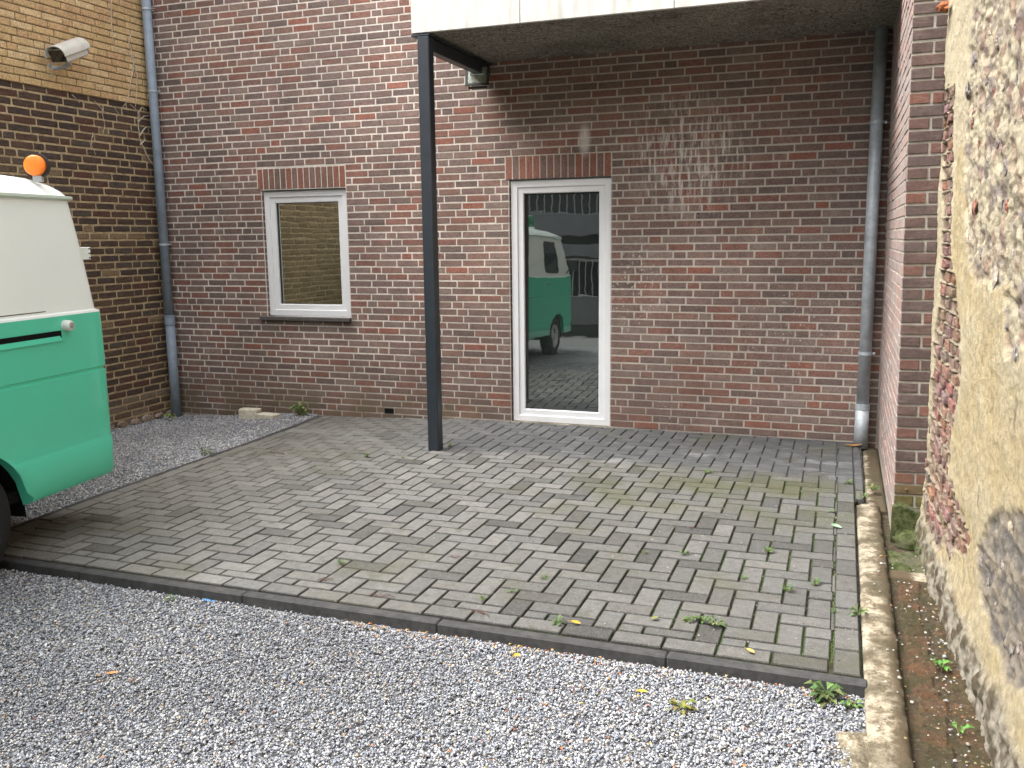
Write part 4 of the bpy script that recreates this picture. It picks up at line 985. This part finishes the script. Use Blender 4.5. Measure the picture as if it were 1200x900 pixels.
# orange marker lamp on the roof edge
ml = bpy.data.objects.new('marker_lamp', None); COL.objects.link(ml); ml.parent = van; ml.location = (-HW + .12, .325, 2.105); ml.rotation_euler = (0, 0, R(200))
b = MB()
for (y0, y1, r0_, r1_, nm, mt) in ((.0, .030, .062, .062, 'lamp_rim', 'seal'), (-.03, .07, 0, 0, '', '')):
    if nm: bb_ = MB(); bb_.tube([(0, .016, 0), (0, .040, 0)], .068, 28); bb_.build(nm, M[mt], ml)
bb_ = MB(); bb_.tube([(0, .017, 0), (0, -.004, 0), (0, -.008, 0), (0, -.010, 0)], [.056, .055, .046, .020], 28); bb_.build('lamp_lens', M['orange'], ml, smooth=True)
bb_ = MB(); bb_.box((-.016, .0, -.085), (.030, .035, -.052), (.1,) * 3, .003); bb_.build('lamp_foot', M['rim'], ml)
# green beacon on the roof near the front
be = bpy.data.objects.new('beacon', None); COL.objects.link(be); be.parent = van; be.location = (-.45, 3.55, 2.075)
bb_ = MB(); bb_.tube([(0, 0, 0), (0, 0, .05)], [.095, .085], 24); bb_.build('beacon_base', M['vanwhite'], be)
bb_ = MB(); bb_.tube([(0, 0, .05), (0, 0, .19), (0, 0, .22), (0, 0, .228)], [.08, .072, .055, .02], 24); bb_.build('beacon_lens', M['greenlens'], be, smooth=True)

# ------------------------------------------------------------------ security camera on the left wall
cc = thing('security_camera', 'cream outdoor security camera on a bracket on the yellow brick wall', 'security camera', (LX + .20, -1.17, 3.235), (R(22), 0, R(9)))
b = MB(); n = 10; sec = []
for k in range(n + 1): a = math.pi * k / n; sec.append((-.098 * math.cos(a), .002 + .088 * math.sin(a) ** .8))
vs = [(x_, y_, z_) for y_ in (-.21, .16) for x_, z_ in sec] + [(x_ * .93, y_, z_ - .006) for y_ in (-.21, .16) for x_, z_ in sec]
m = n + 1; fs = [(k, k + 1, m + k + 1, m + k) for k in range(n)] + [(2 * m + k, 3 * m + k, 3 * m + k + 1, 2 * m + k + 1) for k in range(n)] + [(k, 2 * m + k, 2 * m + k + 1, k + 1) for k in range(n)] + [(m + k, m + k + 1, 3 * m + k + 1, 3 * m + k) for k in range(n)]
fs += [(0, m, 3 * m, 2 * m), (n, 2 * m + n, 3 * m + n, m + n)]
b.add(vs, fs); o = b.build('sun_shield', M['cream'], cc); auto_smooth(o, 40)
b = MB(); b.box((-.080, -.17, -.055), (.080, .14, .055), (.1,) * 3, .01); b.build('housing', M['cream'], cc)
b = MB(); b.box((-.070, -.174, -.046), (.070, -.1705, .048)); b.build('front_glass', M['vanglass'], cc)
b = MB(); b.box((-.075, .141, -.045), (.075, .158, .07), (.1,) * 3, .006); b.build('rear_cap', M['bluepaint'], cc)
b = MB(); b.tube([(0, -.05, -.055), (0, -.05, -.085), (-.06, -.05, -.11), (-.185, -.04, -.12)], [.02, .018, .018, .018], 12); b.box((-.205, -.09, -.17), (-.183, .01, -.07), (.1,) * 3, .004); b.build('bracket', M['zinc'], cc)

# dry ivy stems on the left wall
def stems(name, lab, lines, r):
    b = MB(); r *= 1.5
    for ln in lines:
        P = []
        for (a, c), (a2, c2) in zip(ln[:-1], ln[1:]):
            for k in range(5): t_ = k / 5; P.append((LX + (.030 if lerp(c, c2, t_) > ZB else .012) + .004 * mn.noise(Vector((a * 9, c * 9, t_))), lerp(a, a2, t_) + .014 * mn.noise(Vector((a * 11 + t_ * 2, c * 13, 5))), lerp(c, c2, t_)))
        P.append((P[-1][0], ln[-1][0], ln[-1][1])); nP = len(P); r *= 1.0; b.tube(P, [lerp(r, r * .45, i / nP) for i in range(nP)], 6, (.4, .3, .2))
    o = b.build(name, M['vine']); tag(o, lab, 'dry vine', 'dead ivy stems on the left wall')
stems('dry_vine', 'single dead ivy stem hanging from the top of the yellow brickwork', [[(-.45, 4.3), (-.45, 3.84), (-.48, 3.6), (-.47, 3.38)]], .004)
stems('dry_vine', 'pair of thin dead ivy stems crossing the yellow bricks near the downpipe', [[(-.28, 3.53), (-.22, 3.35), (-.30, 3.1), (-.35, 2.94), (-.42, 2.86)], [(-.25, 3.4), (-.2, 3.2), (-.25, 2.91)], [(-.22, 3.6), (-.28, 3.5)]], .004)
stems('dry_vine', 'branching dead ivy stem over the dark bricks beside the downpipe', [[(-.02, 2.35), (-.13, 2.48), (-.2, 2.6), (-.21, 2.75), (-.2, 2.88), (-.3, 2.93)], [(-.2, 2.65), (-.1, 2.74), (-.04, 2.75)], [(-.2, 2.78), (-.12, 2.84), (-.05, 2.85)], [(-.2, 2.56), (-.12, 2.62)], [(-.2, 2.86), (-.14, 2.92), (-.08, 2.9)]], .005)
stems('dry_vine', 'short wispy dead ivy twigs on the dark bricks left of the branching stem', [[(-.75, 2.9), (-.66, 2.84), (-.64, 2.7), (-.68, 2.6)], [(-.52, 2.88), (-.45, 2.82)], [(-1.0, 2.92), (-.92, 2.86)], [(-.80, 2.62), (-.82, 2.5), (-.78, 2.42)]], .003)

# ------------------------------------------------------------------ weeds, leaves, litter
GR = [(.055, .095, .022), (.075, .125, .03), (.045, .08, .02), (.10, .14, .045)]
def leafquad(b, c, d, L, W, up, col):
    d = Vector(d).normalized(); s_ = d.cross(Vector((0, 0, 1))); s_ = s_.normalized() if s_.length > .1 else Vector((1, 0, 0)); c = Vector(c)
    mid = c + d * L * .5 + Vector((0, 0, up * L * .5)); tip = c + d * L + Vector((0, 0, up * L * .5 - L * .15))
    b.add([c, mid + s_ * W / 2 + Vector((0, 0, W * .15)), tip, mid - s_ * W / 2 + Vector((0, 0, W * .15)), mid], [(0, 4, 1), (0, 3, 4), (4, 2, 1), (3, 2, 4)], tuple(q_ * random.uniform(.8, 1.25) for q_ in col))
def weed(x, y, size, lab, nl=9, col=None, z=None, group='weeds in the paving joints', name='weed', flat=.5):
    b = MB(); z = zp(x, y) - .004 if z is None else z
    for i in range(nl):
        a = i * 2.4 + jit(.4); rr_ = size * random.uniform(.1, .5); L = size * random.uniform(.35, .7)
        b0 = (math.cos(a) * rr_ * .5, math.sin(a) * rr_ * .5, size * random.uniform(.05, flat)); leafquad(b, b0, (math.cos(a), math.sin(a), 0), L, L * .55, random.uniform(.1, .9), col or random.choice(GR))
        b.tube([(0, 0, 0), b0], size * .02, 4, (.12, .15, .05))
    o = b.build(name, M['leaf'], loc=(x, y, z)); tag(o, lab, 'weed', group); return o
WD = [(-1.03, -1.08, .07, 'bright weed at the right foot of the steel post'), (-1.22, -1.53, .055, 'small weed in the joints left of the post foot, nearer the viewer'), (-1.5, -1.0, .05, 'flat weed between the steel post and the back wall'), (-1.50, -1.57, .065, 'brownish green weed well left of the steel post'),
      (-1.08, -1.63, .04, 'tiny weed just in front of the steel post'), (-.5, -3.65, .06, 'lone light green weed on the left middle of the paving'), (.35, -3.85, .05, 'yellow green weed near the front edge beside a dark stained paver'), (.45, -3.73, .055, 'upright weed behind the dark stained front paver'),
      (.76, -3.99, .065, 'star shaped weed in the front border course'), (.54, -3.51, .055, 'small weed by a dark stained paver in the middle'), (.93, -3.02, .04, 'tiny weed in the middle of the herringbone'), (1.13, -2.98, .06, 'spreading weed right of the middle of the herringbone'),
      (1.28, -3.79, .065, 'left leafy tuft of the weed cluster near the front right'), (1.335, -3.77, .075, 'middle tuft of the weed cluster near the front right'), (1.39, -3.80, .085, 'largest, right tuft of the weed cluster near the front right'), (1.45, -3.22, .05, 'small weed in the right part of the paving'),
      (1.53, -2.81, .07, 'clump of weed and moss near the moss stained pavers'), (1.66, -3.32, .065, 'dark green weed by the cut pavers at the right'), (1.78, -3.19, .06, 'low weed in the joint next to the right border column'), (1.86, -3.5, .045, 'small weed in the right border joint near the front'),
      (1.96, -3.5, .085, 'yellowing weed at the right paving edge beside the concrete strip'), (1.93, -1.31, .075, 'round leaved weed near the right downpipe'), (2.02, -1.62, .08, 'broad leaved weed where the paving steps in beside the pier wall'), (2.07, -1.42, .085, 'taller dark weed against the pier wall'),
      (1.83, -1.99, .05, 'small weed in the border joint below the paving step'), (1.02, -1.3, .075, 'flat weed on the smooth grey paving by the wall'), (.15, -1.3, .04, 'tiny yellow green weed in front of the glazed door'), (.3, -1.32, .045, 'tiny green weed just right of the door in the paving')]
for x, y, s_, lab in WD: weed(x, y, s_ * .72, lab, 9 if s_ < .06 else 13)
weed(1.84, -4.215, .095, 'large green weed in the gravel at the front right kerb corner', 26, z=-.06, group='weeds in the gravel')
weed(1.93, -4.24, .06, 'darker weed in the gravel right beside the large one at the kerb corner', 14, (.08, .15, .03), z=-.06, group='weeds in the gravel')
weed(1.35, -4.45, .08, 'yellow green mossy tuft in the gravel near the kerb', 14, (.14, .15, .03), z=-.065, group='weeds in the gravel')
weed(-1.09, -4.22, .05, 'small bright weed in the gravel touching the kerb at the left', 9, z=-.06, group='weeds in the gravel')
weed(-4.47, -.25, .10, 'yellow green plant at the foot of the left downpipe', 10, (.30, .40, .06), z=-.14, group='weeds in the gravel')
weed(-3.05, -.10, .15, 'reddish green weed against the wall at the corner of the paving', 18, (.13, .20, .05), z=-.08, group='weeds in the gravel', flat=.9)
weed(-2.86, -1.72, .10, 'green weed at the left paving edge in the gravel', 12, z=-.07, group='weeds in the gravel')
weed(2.26, -3.83, .06, 'leafy weed growing on the brown mossy footing', 14, (.07, .17, .03), z=-.055, group='weeds on the footing')
weed(2.27, -4.32, .07, 'two leaved seedling low on the mossy footing at the bottom right', 5, (.07, .16, .03), z=-.055, group='weeds on the footing')
weed(2.32, -2.55, .09, 'dark weed between the mossy block and the old wall', 12, (.04, .09, .02), z=-.04, group='weeds on the footing')

def leaf(x, y, z, L, W, col, lab, rot=0, curl=.3):
    b = MB(); n = 6; vs = []; L *= .8; W *= .75; col = tuple(q_ * .75 for q_ in col)
    for i in range(n + 1):
        t_ = i / n; w_ = W * math.sin(math.pi * min(.98, max(.03, t_))) ** .7; h = curl * L * (t_ - .5) ** 2
        vs += [(t_ * L - L / 2, -w_ / 2, h + abs(w_) * .25 + .002), (t_ * L - L / 2, 0, h + .002), (t_ * L - L / 2, w_ / 2, h + abs(w_) * .25 + .002)]
    b.add(vs, [(3 * i + k, 3 * i + 3 + k, 3 * i + 4 + k, 3 * i + 1 + k) for i in range(n) for k in (0, 1)], col)
    b.tube([(-L / 2, 0, .003 + curl * L * .25), (-L * .85, W * .15, .002)], .001, 4, tuple(q_ * .6 for q_ in col))
    o = b.build('fallen_leaf', M['leaf'], loc=(x, y, z), rot=(jit(.25), jit(.25), rot)); tag(o, lab, 'leaf', 'fallen leaves')
leaf(1.86, -2.29, .004, .075, .045, (.24, .36, .23), 'pale green leaf with a long stem on the right border pavers', 2.9)
leaf(1.97, -.17, 0, .16, .06, (.36, .19, .08), 'curled brown leaf at the foot of the zinc downpipe', .1, .5)
leaf(.83, -3.98, .002, .055, .03, (.75, .42, .04), 'yellow orange leaf on the front border pavers', .4)
leaf(1.14, -3.83, .002, .05, .03, (.22, .22, .06), 'olive leaf on a dark stained paver near the front', .9)
leaf(1.555, -4.02, .002, .045, .028, (.78, .42, .08), 'small orange leaf on the right part of the front border', -.5)
leaf(.66, -4.25, -.05, .055, .032, (.80, .55, .05), 'yellow leaf in the gravel below the middle of the kerb', 1.2)
leaf(1.20, -4.38, -.05, .05, .035, (.75, .48, .04), 'bright yellow leaf in the gravel right of the kerb joint', .2)
leaf(-.79, -4.9, -.05, .06, .035, (.55, .24, .07), 'orange brown leaf in the gravel at the lower left', .6)
leaf(2.21, -2.262, .24, .04, .02, (.6, .35, .12), 'small dry leaf caught on the mossy foot of the pier', 1.4)
b = MB()                                                      # leaf litter along the kerb and over the gravel
LC = [(.26, .10, .035), (.32, .17, .045), (.18, .075, .04), (.38, .27, .07), (.13, .055, .03), (.30, .20, .11)]
for i in range(620):
    r_ = random.random()
    if r_ < .40: x, y, z = random.uniform(-.2, 1.95) ** 1, -4.155 - abs(random.gauss(0, .035)), -.052
    elif r_ < .80: x, y, z = random.gauss(1.2, .65), random.uniform(-5.2, -4.2), -.050
    elif r_ < .92: x, y, z = random.uniform(-3.5, 0), random.uniform(-5.4, -4.2), -.050
    else: x, y, z = random.uniform(-4.5, -2.9), random.uniform(-3.5, -.3), -.07
    if x > 1.95 or PX((x, y, z))[1] > 1000: continue
    if x < -2.9: z = gz(x, y) + .010
    L = random.uniform(.008, .024); leafquad(b, (x, y, z + jit(.004)), (jit(1), jit(1), 0), L, L * .6, random.uniform(0, .5), random.choice(LC))
tag(b.build('leaf_litter', M['leaf']), 'small orange and brown leaf bits scattered in the gravel along the kerb', 'leaf litter', kind='stuff')
b = MB()                                                      # moss tufts, seed husks and chips lying on the pavers
for i in range(620):
    x, y = random.uniform(-2.5, 1.95), random.uniform(-4.05, -.2)
    if random.random() < .45: x = random.uniform(.6, 1.95); 
    if x < xl(y) + .05: continue
    k = random.random(); s_ = random.uniform(.002, .005)
    if k < .5: c_ = random.choice([(.36, .35, .33), (.27, .27, .27), (.22, .2, .17), (.07, .05, .035)])
    else: c_ = random.choice([(.10, .05, .03), (.06, .05, .04), (.16, .07, .04)])
    vs2, fs2 = lump(s_, s_ * .7, s_ * .8, 5, 2, .3); b.add([(x + v[0], y + v[1], zp(x, y) + v[2]) for v in vs2], fs2, c_)
for i in range(1600):                                          # low moss in the joints at the right
    cc_ = random.choice((XR - bw, XR - bw - random.randrange(1, 9) * U - .004)); x = cc_ + jit(.003); y = random.uniform(-4.0, -1.6)
    if random.random() < .5: continue
    leafquad(b, (x, y, zp(x, y) - .004), (jit(1), jit(1), .2), random.uniform(.004, .011), .005, random.uniform(.3, 1), random.choice([(.07, .11, .02), (.06, .10, .02), (.10, .11, .04)]))
tag(b.build('paving_debris', M['leaf']), 'tiny moss tufts, husks and stone chips lying on the paving', 'debris', kind='stuff')
b = MB()
for (px0, py0, a, L) in ((-2.32, -1.6, .3, .10), (-2.2, -1.62, 2, .08), (-.1, -3.98, .5, .12), (.42, -4.0, 2.6, .10), (-.45, -3.88, 1, .08), (.02, -3.4, .4, .07), (1.1, -2.55, 1.5, .03)):
    for k in range(5):
        an = a + k * .7; b.tube([(px0, py0, zp(px0, py0) + .004), (px0 + math.cos(an) * L * .4, py0 + math.sin(an) * L * .25, zp(px0, py0) + .012), (px0 + math.cos(an) * L * .6, py0 + math.sin(an) * L * .4, zp(px0, py0) + .003)], .0014, 4, (.10, .045, .03))
tag(b.build('dry_twigs', M['leaf']), 'brown dried seed stalks lying on the pavers', 'twigs', kind='stuff')
b = MB(); b.box((-.05, -.004, 0), (.0, .008, .012), (.1,) * 3, .002); b.box((.006, -.002, .002), (.04, .006, .012), (.1,) * 3, .002); o = b.build('plastic_scrap', M['blue'], loc=(-.905, -4.163, -.062), rot=(0, 0, -.05)); tag(o, 'torn scrap of blue plastic between the kerb and the gravel', 'plastic scrap')

# ------------------------------------------------------------------ across the yard, seen only in the door glass
yard = tag(MB().build('yard_paving', M['asphalt']), kind='structure')
b = MB(); b.add([(-12, -11.2, -.072), (10, -11.2, -.072), (10, -6.6, -.072), (-12, -6.6, -.072)], [(0, 1, 2, 3)]); b.build('paving_sheet', M['asphalt'], yard)
lwl = thing('low_boundary_wall', 'low grey rendered wall with barred railing across the yard', 'wall', (-3, -11.3, 0))
b = MB(); b.box((-7, -.1, .18), (7, .1, .80), (.1,) * 3, .01); b.build('wall', M['render'], lwl); b = MB(); b.box((-7, -.06, -.1), (7, .09, .177)); b.build('plinth', M['render2'], lwl)
for i in range(100):
    b = MB() if i == 0 else b
    if i == 0: b.tube([(0, 0, .80), (0, 0, 1.54)], .010, 6); ob = b.build('railing_bar', M['bar'], lwl, loc=(-6.9, 0, 0)); md = ob.data
    else: o = link('railing_bar', md, lwl); o.location = (-6.9 + i * .14, 0, 0)
gar = thing('garage_building', 'grey building with horizontal bands behind the yard wall', 'building', (-3, -13.6, 0))
b = MB(); b.box((-9, -3, -.1), (12, 0, 1.55)); b.build('dark_wall', M['dark'], gar)
b = MB(); b.box((-9, -3, 1.62), (12, .3, 1.95), (.1,) * 3, .01); b.build('lower_band', M['render'], gar)
b = MB(); b.box((-9, -3, 1.951), (12, .05, 2.12)); b.build('gap_band', M['render2'], gar)
b = MB(); b.box((-9, -3, 2.121), (12, .3, 2.65), (.1,) * 3, .01); b.build('upper_band', M['render'], gar)
b = MB(); b.box((-9, -3, 2.651), (12, -.4, 5.4)); b.build('upper_wall', M['render2'], gar)
for i in range(70):
    if i == 0: b = MB(); b.tube([(0, 0, 2.65), (0, 0, 3.5)], .014, 6); ob = b.build('balcony_bar', M['bar'], gar, loc=(-6, .1, 0)); md = ob.data
    else: o = link('balcony_bar', md, gar); o.location = (-6 + i * .18, .1, 0)
